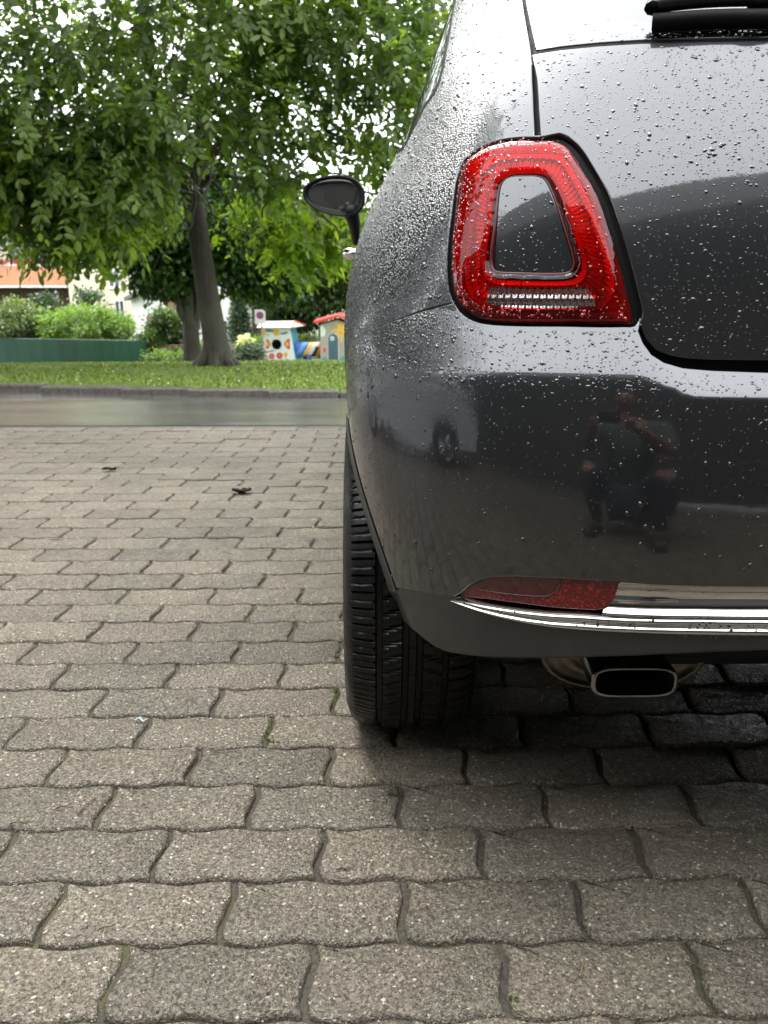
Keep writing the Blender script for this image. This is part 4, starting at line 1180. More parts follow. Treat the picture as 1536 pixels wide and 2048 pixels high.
def silencer():
    c = at(1247, 1305, 1.12); n = 48; w, h = .122, .058; rings = []
    for y, s in ((.0, .0), (.0, .55), (.002, .62), (.010, .66), (.008, .80), (.004, .86), (.004, .93), (-.004, .95), (-.006, 1.0), (.004, 1.02), (.010, 1.0), (.30, 1.0), (.31, .9), (.31, .0)):
        rings.append(super_ring((c[0], 0, c[2]), max(w * s, 1e-4), max(h * s, 1e-4), n, c[1] + y, e=2.3))
    V = [v for r in rings for v in r]; k = len(rings)
    Fc = [(i * n + j, i * n + (j + 1) % n, (i + 1) * n + (j + 1) % n, (i + 1) * n + j) for i in range(k - 1) for j in range(n)]
    return link('silencer', set_mesh('silencer', V, Fc, mats=[CM['exhaust']]), car)
PARTS.append(silencer())

# ---- wing mirror, door handle, wiper
def wing_mirror(s=1):
    c = at(668, 392, 2.72); W, H = .0965, .069
    c2 = c if s == 1 else np.array([2 * CAR_X - c[0], c[1], c[2]])
    n = 44
    def egg(w, h, y, dx=0, dz=0):
        out = []
        for i in range(n):
            t = 2 * math.pi * i / n; x, z = math.cos(t), math.sin(t)
            # full inboard end, pointed outboard end set high
            r = (abs(x) ** 2.25 + abs(z) ** 2.25) ** (-1 / 2.25); x *= r; z *= r
            taper = 1 - .30 * (1 - x) / 2 if True else 1
            zz = z * taper + .17 * (1 - x) / 2 * 1.0 - .06
            out.append((c2[0] + s * (x * w + dx), c2[1] + y, c2[2] + zz * h + dz))
        return out
    def shell(name, seq, mat, parent, capend=True, capstart=False):
        rings = [egg(*a) for a in seq]; V = [v for r in rings for v in r]; k = len(rings)
        Fc = [(i * n + j, i * n + (j + 1) % n, (i + 1) * n + (j + 1) % n, (i + 1) * n + j) for i in range(k - 1) for j in range(n)]
        if capend: Fc.append(tuple(range((k - 1) * n, k * n)))
        if capstart: Fc.append(tuple(range(n - 1, -1, -1)))
        o = link(name, set_mesh(name, V, Fc, mats=[mat]), parent); o.data.set_sharp_from_angle(angle=math.radians(45)); return o
    root = shell('wing_mirror', [(W * .80, H * .78, .012), (W * .84, H * .82, .008), (W * .93, H * .93, -.004), (W * .985, H * .99, -.003), (W, H, .004), (W * .99, H * .98, .035), (W * .90, H * .86, .065), (W * .60, H * .55, .085), (W * .1, H * .1, .090)], CM['plastic'], car, capstart=False)
    shell('mirror_glass', [(W * .82, H * .80, .0078), (W * .80, H * .78, .0074), (W * .4, H * .38, .0066), (W * .02, H * .02, .0062)], CM['chrome_dim'], root)
    a = c2 + np.array([s * .050, .03, -.045]); b = at(712, 480, 2.80); b = b if s == 1 else np.array([2 * CAR_X - b[0], b[1], b[2]])
    mb = MB(); mb.tube([a + [0, 0, .02], a, a * .6 + b * .4 + [s * .004, 0, 0], b, b + [s * .08, .02, -.01]], [.036, .031, .024, .021, .026], 16, squash=.8)
    mb.build('mirror_stalk', CM['plastic'], root, smooth=True)
    return root
CM['chrome_dim'] = Mat('mirror_glass').set(color=(.42, .45, .44), metal=1.0, rough=.04).m
PARTS += [wing_mirror(1), wing_mirror(-1)]
for s in (1, -1):
    h = at(700, 506, 2.05); h = h if s == 1 else np.array([2 * CAR_X - h[0], h[1], h[2]])
    mb = MB(); e = -s
    mb.tube([h + [s * .03, -.010, -.004], h + [0, 0, 0], h + [e * .010, .03, 0], h + [e * .012, .09, 0], h + [0, .14, 0], h + [s * .03, .155, -.004]], [.011, .0125, .0125, .0125, .0125, .010], 12, squash=1.0)
    PARTS.append(mb.build('door_handle', CM['chrome'], car, smooth=True))
def on_body(px, off, S=SB):
    q = S([px])[0]; return body(*q) + body_n(*q) * off
w = MB()
pts = [on_body((x, y), o) for x, y, o in ((1306, 40, .020), (1318, 30, .024), (1350, 18, .030), (1400, 8, .034), (1460, 2, .036), (1530, 1, .036))]
pts.append(pts[-1] + np.array([.10, .012, .010])); pts.append(pts[-1] + np.array([.12, .03, .02]))
w.tube(smooth_poly(pts, 5, False), .0062, 10)
wiper = w.build('rear_wiper', CM['plastic'], car, smooth=True)
w = MB(); pts = [on_body((x, y), .010) for x, y in ((1304, 62), (1340, 60), (1400, 56), (1470, 54), (1530, 54))]
pts.append(pts[-1] + np.array([.12, 0, 0.004])); pts.append(pts[-1] + np.array([.12, .004, 0.004]))
w.tube(smooth_poly(pts, 5, False), .0118, 8, squash=.9); w.build('wiper_blade', CM['rubber'], wiper, smooth=True)
w = MB(); pts = [on_body((x, y), .020) for x, y in ((1304, 50), (1310, 44), (1350, 38), (1420, 32), (1500, 30), (1530, 30))]
pts.append(pts[-1] + np.array([.24, .004, 0.010]))
w.tube(smooth_poly(pts, 5, False), .0105, 8, squash=.9); w.build('wiper_holder', CM['plastic'], wiper, smooth=True)
PARTS.append(wiper)

# ---- rain drops standing on every skin
def drops(name, n, fn, nfn, q0, q1, z0, z1, size, mat, accept, seed, flat=.40, aniso=(1.0, 1.35), off=0.0, ring=7, sag=.0):
    r = np.random.default_rng(seed)
    Q = q0 + (q1 - q0) * r.random(n); Z = z0 + (z1 - z0) * r.random(n)
    ok = accept(Q, Z, r); Q, Z = Q[ok], Z[ok]; n = len(Q)
    P, N = fn(Q, Z), nfn(Q, Z)
    P = P + N * (off(Q, Z)[:, None] if callable(off) else off)
    up = np.array([0, 0, 1.]); dn = -(up - N * (N @ up)[:, None]); dn /= np.linalg.norm(dn, axis=1, keepdims=True) + 1e-9
    sd = np.cross(N, dn)
    R = size(r, n); 
    st = aniso[0] + (aniso[1] - aniso[0]) * r.random(n); rot = r.normal(0, .5, n)
    a_ = dn * np.cos(rot)[:, None] + sd * np.sin(rot)[:, None]; b_ = np.cross(N, a_)
    th = np.arange(ring) * 2 * math.pi / ring
    wob = 1 + r.normal(0, .13, (n, ring))
    V = np.zeros((n, 2 * ring + 1, 3), np.float32)
    for k in range(ring):
        ex_, ey_ = math.cos(th[k]), math.sin(th[k])
        low = 1 + .25 * ex_
        base = a_ * (ex_ * R * st)[:, None] + b_ * (ey_ * R / st ** .5)[:, None]
        V[:, k] = P + base * wob[:, k:k + 1] * low - N * (.0002)
        V[:, ring + k] = P + base * wob[:, k:k + 1] * .68 * low + N * (R * flat * .72)[:, None]
    V[:, 2 * ring] = P + N * (R * flat)[:, None] + a_ * (R * .12)[:, None]
    F_ = []
    for k in range(ring):
        k2 = (k + 1) % ring
        F_ += [(k, k2, ring + k2), (k, ring + k2, ring + k), (ring + k, ring + k2, 2 * ring)]
    F_ = np.array(F_); T = (F_[None] + (np.arange(n) * (2 * ring + 1))[:, None, None]).reshape(-1, 3)
    # outward winding
    me = fast_mesh(name, V.reshape(-1, 3), T[:, ::1], [mat], smooth=True)
    o = link(name, me, car); o['kind'] = 'stuff'
    c = np.cross(V[0][1] - V[0][0], V[0][ring + 1] - V[0][0])
    if c @ N[0] < 0: me.flip_normals()
    return o
LAMPG = grow(LAMP, .004)
def in_poly(poly):
    poly = np.asarray(poly); return lambda Q, Z: inside(np.stack([Q, Z], 1), poly)
inlamp = in_poly(LAMPG); inring = in_poly(grow(LAMP, -.004)); inhole = in_poly(grow(HOLE, -.004)); inhole2 = in_poly(grow(HOLE, .004))
inwin = in_poly(grow(sw_hole, .002)); intg = in_poly(grow(tg_outer, -.004)); inq = in_poly(grow(q_outer, -.004)); inb = in_poly(grow(b_half, -.004)); inl = in_poly(grow(l_half, -.006))
def lognorm(m, s, lo, hi): return lambda r, n: np.clip(np.exp(r.normal(math.log(m), s, n)), lo, hi)
wet = Spline([.3, .45, .55, .66, .75, .9, 1.1], [.02, .06, .22, .55, .95, 1., 1.])
def acc_upper(Q, Z, r): return (intg(Q, Z) | inq(Q, Z)) & ~inlamp(Q, Z) & ~inwin(Q, Z)
def thin(p): return lambda Q, Z, r: acc_upper(Q, Z, r) & (r.random(len(Q)) < np.where(Z < .88, np.where(Q < .68, .45, 1), 1) * p)
# big and middling drops on the upper skin
PARTS.append(drops('rain_drops', 12500, body, body_n, .0, 1.0, .68, 1.36, lognorm(.00118, .45, .0005, .0034), CM['drop'], thin(1), 21, aniso=(.75, 1.25)))
PARTS.append(drops('rain_drops', 28000, body, body_n, .0, 1.0, .68, 1.36, lognorm(.00062, .30, .0003, .0013), CM['drop'], thin(.8), 22, ring=6))
# fine dense beads on the flank
PARTS.append(drops('rain_drops', 105000, body, body_n, .84, 1.58, .55, 1.30, lognorm(.00062, .35, .0003, .0016), CM['drop'], lambda Q, Z, r: acc_upper(Q, Z, r) & (r.random(len(Q)) < sstep((Q - .80) / .12)), 23, ring=5))
# bumper
def acc_b(Q, Z, r): return inb(Q, Z) & (r.random(len(Q)) < np.clip(wet(Z) * (1 + .8 * sstep((Q - .66) / .12)), 0, 1))
PARTS.append(drops('rain_drops', 14000, bumper, bumper_n, .0, 1.0, .30, .75, lognorm(.00062, .40, .0003, .0022), CM['drop'], acc_b, 24, aniso=(1.0, 1.7), ring=6))
PARTS.append(drops('rain_drops', 4000, bumper, bumper_n, .0, 1.0, .655, .75, lognorm(.0011, .42, .0005, .0028), CM['drop'], lambda Q, Z, r: inb(Q, Z), 25, aniso=(.7, 1.2)))
PARTS.append(drops('rain_drops', 250, bumper, bumper_n, .0, .95, .36, .66, lognorm(.0016, .35, .0008, .0030), CM['drop'], lambda Q, Z, r: inb(Q, Z), 26, aniso=(1.2, 1.9), flat=.5))
# lamp lens and insert
PARTS.append(drops('lamp_drops', 9000, body, body_n, .58, .80, .70, .96, lognorm(.0008, .38, .0004, .0021), CM['drop_red'], lambda Q, Z, r: inring(Q, Z) & ~inhole2(Q, Z) & ~in_poly(grow(REV, .002))(Q, Z) & (r.random(len(Q)) < .35 + .65 * sstep((Q - .70) / .05)), 27, off=.0096, ring=6))
PARTS.append(drops('rain_drops', 1500, body, body_n, .58, .80, .70, .96, lognorm(.0010, .45, .0005, .0028), CM['drop'], lambda Q, Z, r: inhole(Q, Z), 28, off=lambda Q, Z: -.0045 + .095 * (Z - HOLE[:, 1].min()), aniso=(.8, 1.3)))
inclear = in_poly(clear_outer); inglass = in_poly(glass_outer)
PARTS.append(drops('glass_drops', 9000, body, body_n, .0, .70, 1.03, 1.36, lognorm(.0010, .4, .0004, .0026), CM['drop_glass'], lambda Q, Z, r: inglass(Q, Z) & ~inclear(Q, Z) & ((r.random(len(Q)) < .15) | (Z < np.interp(Q, [.34, .5, .56, .60, .64, .70], [1.085, 1.075, 1.085, 1.072, 1.085, 1.075]))), 29, off=-.002, ring=6, aniso=(.7, 1.2)))
PARTS.append(drops('rain_drops', 160, bumper, bumper_n, .36, .80, .385, .41, lognorm(.0012, .3, .0006, .002), CM['drop'], lambda Q, Z, r: inside(np.stack([Q, Z], 1), np.concatenate([ct, cb[::-1]])), 30, off=.004, ring=6))
for o in car.children:
    if not o.name.startswith('wheel'): loc_fix(o)
# ---------------------------------------------------------------- trees, bushes, hedges
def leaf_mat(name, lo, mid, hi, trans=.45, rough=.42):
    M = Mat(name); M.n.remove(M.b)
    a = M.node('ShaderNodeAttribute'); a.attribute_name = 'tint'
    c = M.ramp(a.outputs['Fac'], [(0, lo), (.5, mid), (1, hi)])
    p = M.node('ShaderNodeBsdfPrincipled'); p.inputs['Roughness'].default_value = rough; p.inputs['Specular IOR Level'].default_value = .5
    M.l.new(c, p.inputs['Base Color'])
    t = M.node('ShaderNodeBsdfTranslucent'); M.l.new(M.mix(1.0, c, (1.55, 1.75, .75), 'MULTIPLY'), t.inputs['Color'])
    mx = M.node('ShaderNodeMixShader'); mx.inputs[0].default_value = trans
    M.l.new(p.outputs[0], mx.inputs[1]); M.l.new(t.outputs[0], mx.inputs[2]); M.l.new(mx.outputs[0], M.out.inputs['Surface'])
    return M.m
def bark_mat(name, lo, hi, sc=9):
    M = Mat(name); P = M.coords('World')
    n = M.noise(P, sc * .7, 6, .75, stretch=(3.2, 3.2, .40)); v = M.noise(P, sc * 2.6, 5, .7, stretch=(2.5, 2.5, .6))
    c = M.ramp(n, [(.30, lo), (.68, hi)]); c = M.mix(M.math('MULTIPLY', M.ramp(M.noise(P, 1.3, 4), [(.48, 0.0), (.66, 1.0)]), .5), c, (.055, .065, .028))
    M.to(c, 'Base Color'); M.set(rough=.6, spec=.4)
    M.bump(M.math('ADD', n, M.math('MULTIPLY', v, .6)), .9, .03); return M.m
MAT_BARK = bark_mat('wet_walnut_bark', (.008, .006, .004), (.056, .043, .031))
MAT_BARK2 = bark_mat('mossy_bark', (.012, .010, .006), (.055, .048, .030), 12)
MAT_WALNUT = leaf_mat('walnut_leaf', (.042, .068, .020), (.092, .142, .028), (.22, .295, .036), .55)
MAT_MAPLE = leaf_mat('maple_leaf', (.016, .038, .010), (.030, .068, .014), (.065, .12, .018), .34)
MAT_HORN = leaf_mat('hornbeam_leaf', (.028, .050, .016), (.060, .098, .026), (.12, .17, .045), .42)
MAT_BUSH = leaf_mat('bright_bush_leaf', (.055, .095, .018), (.105, .175, .032), (.19, .28, .055), .45)
MAT_OLIVE = leaf_mat('olive_bush_leaf', (.055, .080, .030), (.105, .145, .052), (.18, .22, .085), .4)
MAT_CONIFER = leaf_mat('conifer_needles', (.022, .046, .022), (.045, .085, .038), (.090, .14, .06), .25)
MAT_BLOSSOM = leaf_mat('cream_blossom', (.50, .50, .32), (.68, .68, .45), (.80, .80, .60), .35)
MAT_GREY = leaf_mat('grey_leaf', (.055, .085, .058), (.095, .135, .090), (.15, .19, .13), .3)

LEAF_V = np.array([[0, 0, 0], [.30, .20, .035], [.62, .19, .030], [1, 0, -.06], [.62, -.19, .030], [.30, -.20, .035], [.42, 0, -.012]])
LEAF_T = np.array([[0, 6, 1], [1, 6, 2], [2, 6, 3], [3, 6, 4], [4, 6, 5], [5, 6, 0]])
LEAF_LO_V = np.array([[0, 0, 0], [.45, .24, .03], [1, 0, -.04], [.45, -.24, .03]])
LEAF_LO_T = np.array([[0, 2, 1], [0, 3, 2]])

def unit(v): return v / (np.linalg.norm(v, axis=-1, keepdims=True) + 1e-9)
def place_leaves(P, D, U, S, tint, name, mat, lo=False, wide=1.0):
    """P base points, D leaf axis, U rough up, S length."""
    D = unit(D); W = unit(np.cross(U, D)); Nn = np.cross(D, W)
    LV, LT = (LEAF_LO_V, LEAF_LO_T) if lo else (LEAF_V, LEAF_T)
    V = P[:, None] + S[:, None, None] * (LV[None, :, 0:1] * D[:, None] + wide * LV[None, :, 1:2] * W[:, None] + LV[None, :, 2:3] * Nn[:, None])
    k = len(LV); T = (LT[None] + (np.arange(len(P)) * k)[:, None, None]).reshape(-1, 3)
    me = fast_mesh(name, V.reshape(-1, 3), T, [mat], smooth=True)
    a = me.attributes.new('tint', 'FLOAT', 'POINT'); a.data.foreach_set('value', np.repeat(tint, k).astype(np.float32))
    return me

def compound(P, D, r, n_leaf=7, rach=.26, size=.135):
    """Leaflets of drooping compound leaves starting at P heading D. Returns arrays."""
    n = len(P); D = unit(D); up = np.array([0, 0, 1.])
    S0 = unit(np.cross(D, up) + r.normal(0, .15, (n, 3)))
    OP, OD, OU, OS, ID = [], [], [], [], []
    L = rach * (0.75 + .5 * r.random(n)); droop = .10 + .55 * r.random(n)
    for k in range(n_leaf):
        t = 1.0 if k == n_leaf - 1 else .28 + .72 * (k // 2) / ((n_leaf - 1) / 2)
        sd = 0 if k == n_leaf - 1 else (1 if k % 2 else -1)
        pos = P + D * (L * t)[:, None] - up * (L * droop * t * t)[:, None]
        tang = unit(D - up * (2 * droop * t)[:, None])
        d = unit(tang * (1 if sd == 0 else .55) + S0 * sd * .85 - up * .26 + r.normal(0, .24, (n, 3)))
        OP.append(pos); OD.append(d); OU.append(unit(np.cross(S0, tang) * -1 + r.normal(0, .25, (n, 3)))); OS.append(size * (.72 + .5 * r.random(n)) * (.75 + .3 * t)); ID.append(np.arange(n))
    return np.concatenate(OP), np.concatenate(OD), np.concatenate(OU), np.concatenate(OS), np.concatenate(ID)

def clumps_in(r, n, centre, rad, shell=.55):
    """Clump centres inside an ellipsoid, denser near its skin."""
    v = unit(r.normal(0, 1, (n, 3))); s = (shell + (1 - shell) * r.random(n) ** .7)
    return np.array(centre) + v * s[:, None] * np.array(rad)

def limb(mb, pts, r0, r1, n=10, wig=0.0, seed=0):
    pts = smooth_poly(pts, 5, False); rr = np.random.default_rng(seed)
    if wig: pts[1:-1] += rr.normal(0, wig, pts[1:-1].shape)
    t = np.linspace(0, 1, len(pts)); mb.tube(pts, r0 + (r1 - r0) * t ** .8, n)

def big_walnut():
    D0 = 15.0; base = at(432, 735, D0); zb = land_z(D0); base[2] = zb
    t = thing('walnut_tree', 'large leaning walnut tree with drooping leaves on the lawn beside the road', 'tree', base)
    def G(x, y, D=D0): return at(x, y, D)
    mb = MB()
    pts = [base + [0.0, 0, -.12], G(436, 722), G(432, 690), G(424, 640), G(414, 580), G(405, 520), G(396, 460), G(388, 405)]
    r_ = [.33, .275, .225, .205, .192, .18, .172, .170]
    P = smooth_poly(pts, 5, False); R = np.interp(np.linspace(0, 7, len(P)), range(8), r_)
    mb.tube(P, R, 20)
    for i in range(7):                                     # root flare
        a = i * 2 * math.pi / 7 + .3; d = np.array([math.cos(a), math.sin(a), 0])
        mb.tube([base + d * .10 + [0, 0, .34], base + d * .24 + [0, 0, .12], base + d * .42 + [0, 0, .0], base + d * .58 + [0, 0, -.06]], [.14, .11, .07, .03], 8)
    tr = mb.build('trunk', MAT_BARK, t, smooth=True)
    f = G(388, 405)
    def L(pts, r0, r1, seed=0):
        m = MB(); limb(m, pts, r0, r1, 9, .018, seed); m.build('limb', MAT_BARK, t, smooth=True)
    L([f - [0, 0, .2], G(372, 372), G(352, 320), G(335, 268), G(312, 210), G(300, 120, 14.4), G(280, 0, 14)], .15, .05, 1)
    L([f - [0, 0, .25], G(392, 372), G(398, 340), G(420, 312), G(440, 303, 14.6), G(470, 240, 14), G(520, 150, 13)], .13, .04, 2)
    L([f - [0, 0, .15], G(400, 375), G(420, 356), G(452, 352), G(500, 362, 14.5), G(552, 378, 14.2), G(600, 400, 14)], .075, .02, 3)
    L([G(392, 372), G(396, 330), G(400, 270), G(404, 200, 15.2), G(410, 120, 15.5), G(430, 0, 16)], .12, .05, 4)
    L([G(352, 325), G(290, 318, 14.4), G(240, 302, 14), G(190, 312, 13.6), G(130, 305, 13.2), G(60, 290, 12.8)], .07, .03, 5)
    L([G(400, 270), G(430, 248, 14.5), G(485, 244, 14.0), G(540, 250, 13.5)], .045, .02, 6)
    L([G(420, 356), G(440, 375, 14.6), G(460, 400, 14.4), G(470, 430, 14.2)], .03, .012, 7)
    L([G(385, 400), G(350, 375, 15.4), G(300, 345, 16), G(240, 330, 17)], .06, .02, 8)
    r = np.random.default_rng(42)
    for k in range(60):                                    # twigs through the crown
        a = G(*[(300, 210, 14.6), (420, 312, 14.4), (404, 200, 15.2), (190, 312, 13.6), (485, 244, 14), (550, 378, 14.2)][k % 6])
        b = a + r.normal(0, 1, 3) * [1.2, 1.0, .7]; c = b + r.normal(0, .5, 3) + [0, 0, -.3]
        L([a, (a + b) / 2 + [0, 0, .15], b, c], .028, .008, 50 + k)
    # crown: clumps of compound leaves
    C = []
    cc = G(330, 120, 14.6)
    C.append(clumps_in(r, 640, cc + [-.5, .6, 2.4], (6.8, 5.4, 5.0), .30))
    C.append(clumps_in(r, 210, G(150, 330, 12.4), (2.5, 1.9, 1.05), .2))
    C.append(clumps_in(r, 190, G(380, 200, 12.0), (3.6, 2.0, 1.5), .2))
    C.append(clumps_in(r, 110, G(760, 200, 12.5), (1.6, 1.6, 2.0), .2))
    C.append(clumps_in(r, 120, G(640, 120, 11.8), (1.9, 1.8, 1.7), .2))
    C.append(clumps_in(r, 130, G(600, 430, 16.5), (1.9, 1.6, .95), .1))
    C.append(clumps_in(r, 60, G(170, 450, 12.8), (1.6, 1.0, .50), .1))
    C.append(clumps_in(r, 50, G(420, 330, 12.6), (1.1, .7, .8), .1))
    C = np.concatenate(C)
    # keep the trunk and the view under the crown free, a ragged lower edge
    px = project(C)
    low = np.interp(px[:, 0], [-400, 0, 60, 130, 200, 260, 330, 350, 395, 430, 460, 560, 620, 700, 900], [480, 478, 500, 515, 505, 480, 470, 420, 400, 400, 505, 560, 590, 590, 560])
    C = C[(px[:, 1] < low - 42) & ~((C[:, 1] < 15.9) & (px[:, 0] > 318) & (px[:, 0] < 500) & (px[:, 1] > 285))]
    # thinner where the sky shows through between the limbs
    px = project(C)
    for (hx, hy, hr, p) in ((375, 250, 40, .95), (470, 190, 60, .5), (330, 105, 36, .7), (690, 190, 70, .5), (110, 240, 50, .45), (590, 330, 70, .55), (740, 330, 80, .5), (690, 60, 70, .5), (760, 200, 60, .4), (560, 130, 50, .5), (280, 130, 40, .6), (30, 130, 40, .6), (60, 385, 50, .4), (200, 245, 60, .35)):
        d = np.hypot(px[:, 0] - hx, px[:, 1] - hy); C = C[~((d < hr * 1.6) & (r.random(len(C)) < p))]; px = project(C)
    print('walnut clumps', len(C))
    n_per = 16
    P = np.repeat(C, n_per, 0) + r.normal(0, .25, (len(C) * n_per, 3)) * [1, 1, .72]
    out = unit(np.repeat(C, n_per, 0) - (cc + [0, 0, -.5])); D = unit(out * .6 + r.normal(0, .6, P.shape) + [0, 0, -.15])
    ct = np.clip(r.normal(.42, .22, len(C)), 0, 1)
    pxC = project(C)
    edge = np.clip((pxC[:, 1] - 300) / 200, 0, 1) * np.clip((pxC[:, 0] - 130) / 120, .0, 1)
    ct = np.clip(ct + .38 * edge + (r.random(len(C)) < .08) * .3, 0, 1)                 # backlight painted as yellower tint low and right, plus scattered young shoots
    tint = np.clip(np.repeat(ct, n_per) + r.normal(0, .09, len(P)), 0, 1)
    a, b, c, d, idx = compound(P, D, r); d = d * np.clip(r.normal(1, .28, len(d)), .45, 1.7)
    # the 300 leaves nearest the camera in view are leaves of their own, the rest one crown
    pp = project(P); inview = (pp[:, 0] > 0) & (pp[:, 0] < 860) & (pp[:, 1] > 0) & (pp[:, 1] < 600)
    order = np.argsort(np.where(inview, np.linalg.norm(P - CAM_LOC, axis=1), 1e3))[:300]
    sel = np.zeros(len(P), bool); sel[order] = True; m = sel[idx]
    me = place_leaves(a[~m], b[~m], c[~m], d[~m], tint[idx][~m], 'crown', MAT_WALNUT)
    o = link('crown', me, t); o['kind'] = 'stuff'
    protos = []
    for k in range(6):
        Pp = np.zeros((1, 3)); Dd = np.array([[1., 0, 0]])
        a1, b1, c1, d1, i1 = compound(Pp, Dd, np.random.default_rng(900 + k))
        protos.append(place_leaves(a1, b1, c1, d1, np.full(len(a1), [.25, .4, .5, .6, .75, .35][k]), 'leaf', MAT_WALNUT))
    for k in order:
        q = D[k]; ang = math.atan2(q[1], q[0])
        lf = link('leaf', protos[int(np.clip(tint[k] * 5 + r.normal(0, .6), 0, 5))], t, P[k]); lf.rotation_euler = (r.normal(0, .15), float(-math.asin(np.clip(q[2], -.8, .8))), ang)
    for ch in t.children:
        if ch.name.startswith(('leaf',)): ch.matrix_parent_inverse = Matrix.Translation(-Vector(t.location))
        else: ch.matrix_parent_inverse = Matrix.Translation(-Vector(t.location))
    return t

def soft_plant(name, label, cat, base, clumps, n_per, spread, size, mat, trunk=None, lo=True, wide=1.2, tint=(.5, .2), group=None, seed=0, hang=-.2, crown='crown', top_tint=.0, extra=None):
    r = np.random.default_rng(seed); t = thing(name, label, cat, base, group)
    C = clumps(r); n = len(C) * n_per
    P = np.repeat(C, n_per, 0) + r.normal(0, 1, (n, 3)) * np.asarray(spread)
    cen = C.mean(0); out = unit(P - cen); D = unit(out * .7 + r.normal(0, .6, (n, 3)) + [0, 0, hang])
    U = unit(r.normal(0, .5, (n, 3)) + [0, 0, 1.])
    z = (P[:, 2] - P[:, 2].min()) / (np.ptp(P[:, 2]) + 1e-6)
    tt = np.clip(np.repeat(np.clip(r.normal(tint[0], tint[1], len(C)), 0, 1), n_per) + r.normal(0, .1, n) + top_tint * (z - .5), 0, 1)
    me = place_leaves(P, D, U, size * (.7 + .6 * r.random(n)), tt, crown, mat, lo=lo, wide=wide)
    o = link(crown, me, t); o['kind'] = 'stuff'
    if trunk:
        mb = MB(); trunk(mb, r, C); mb.build('trunk', MAT_BARK2, t, smooth=True)
    for ch in t.children: ch.matrix_parent_inverse = Matrix.Translation(-Vector(t.location))
    return t

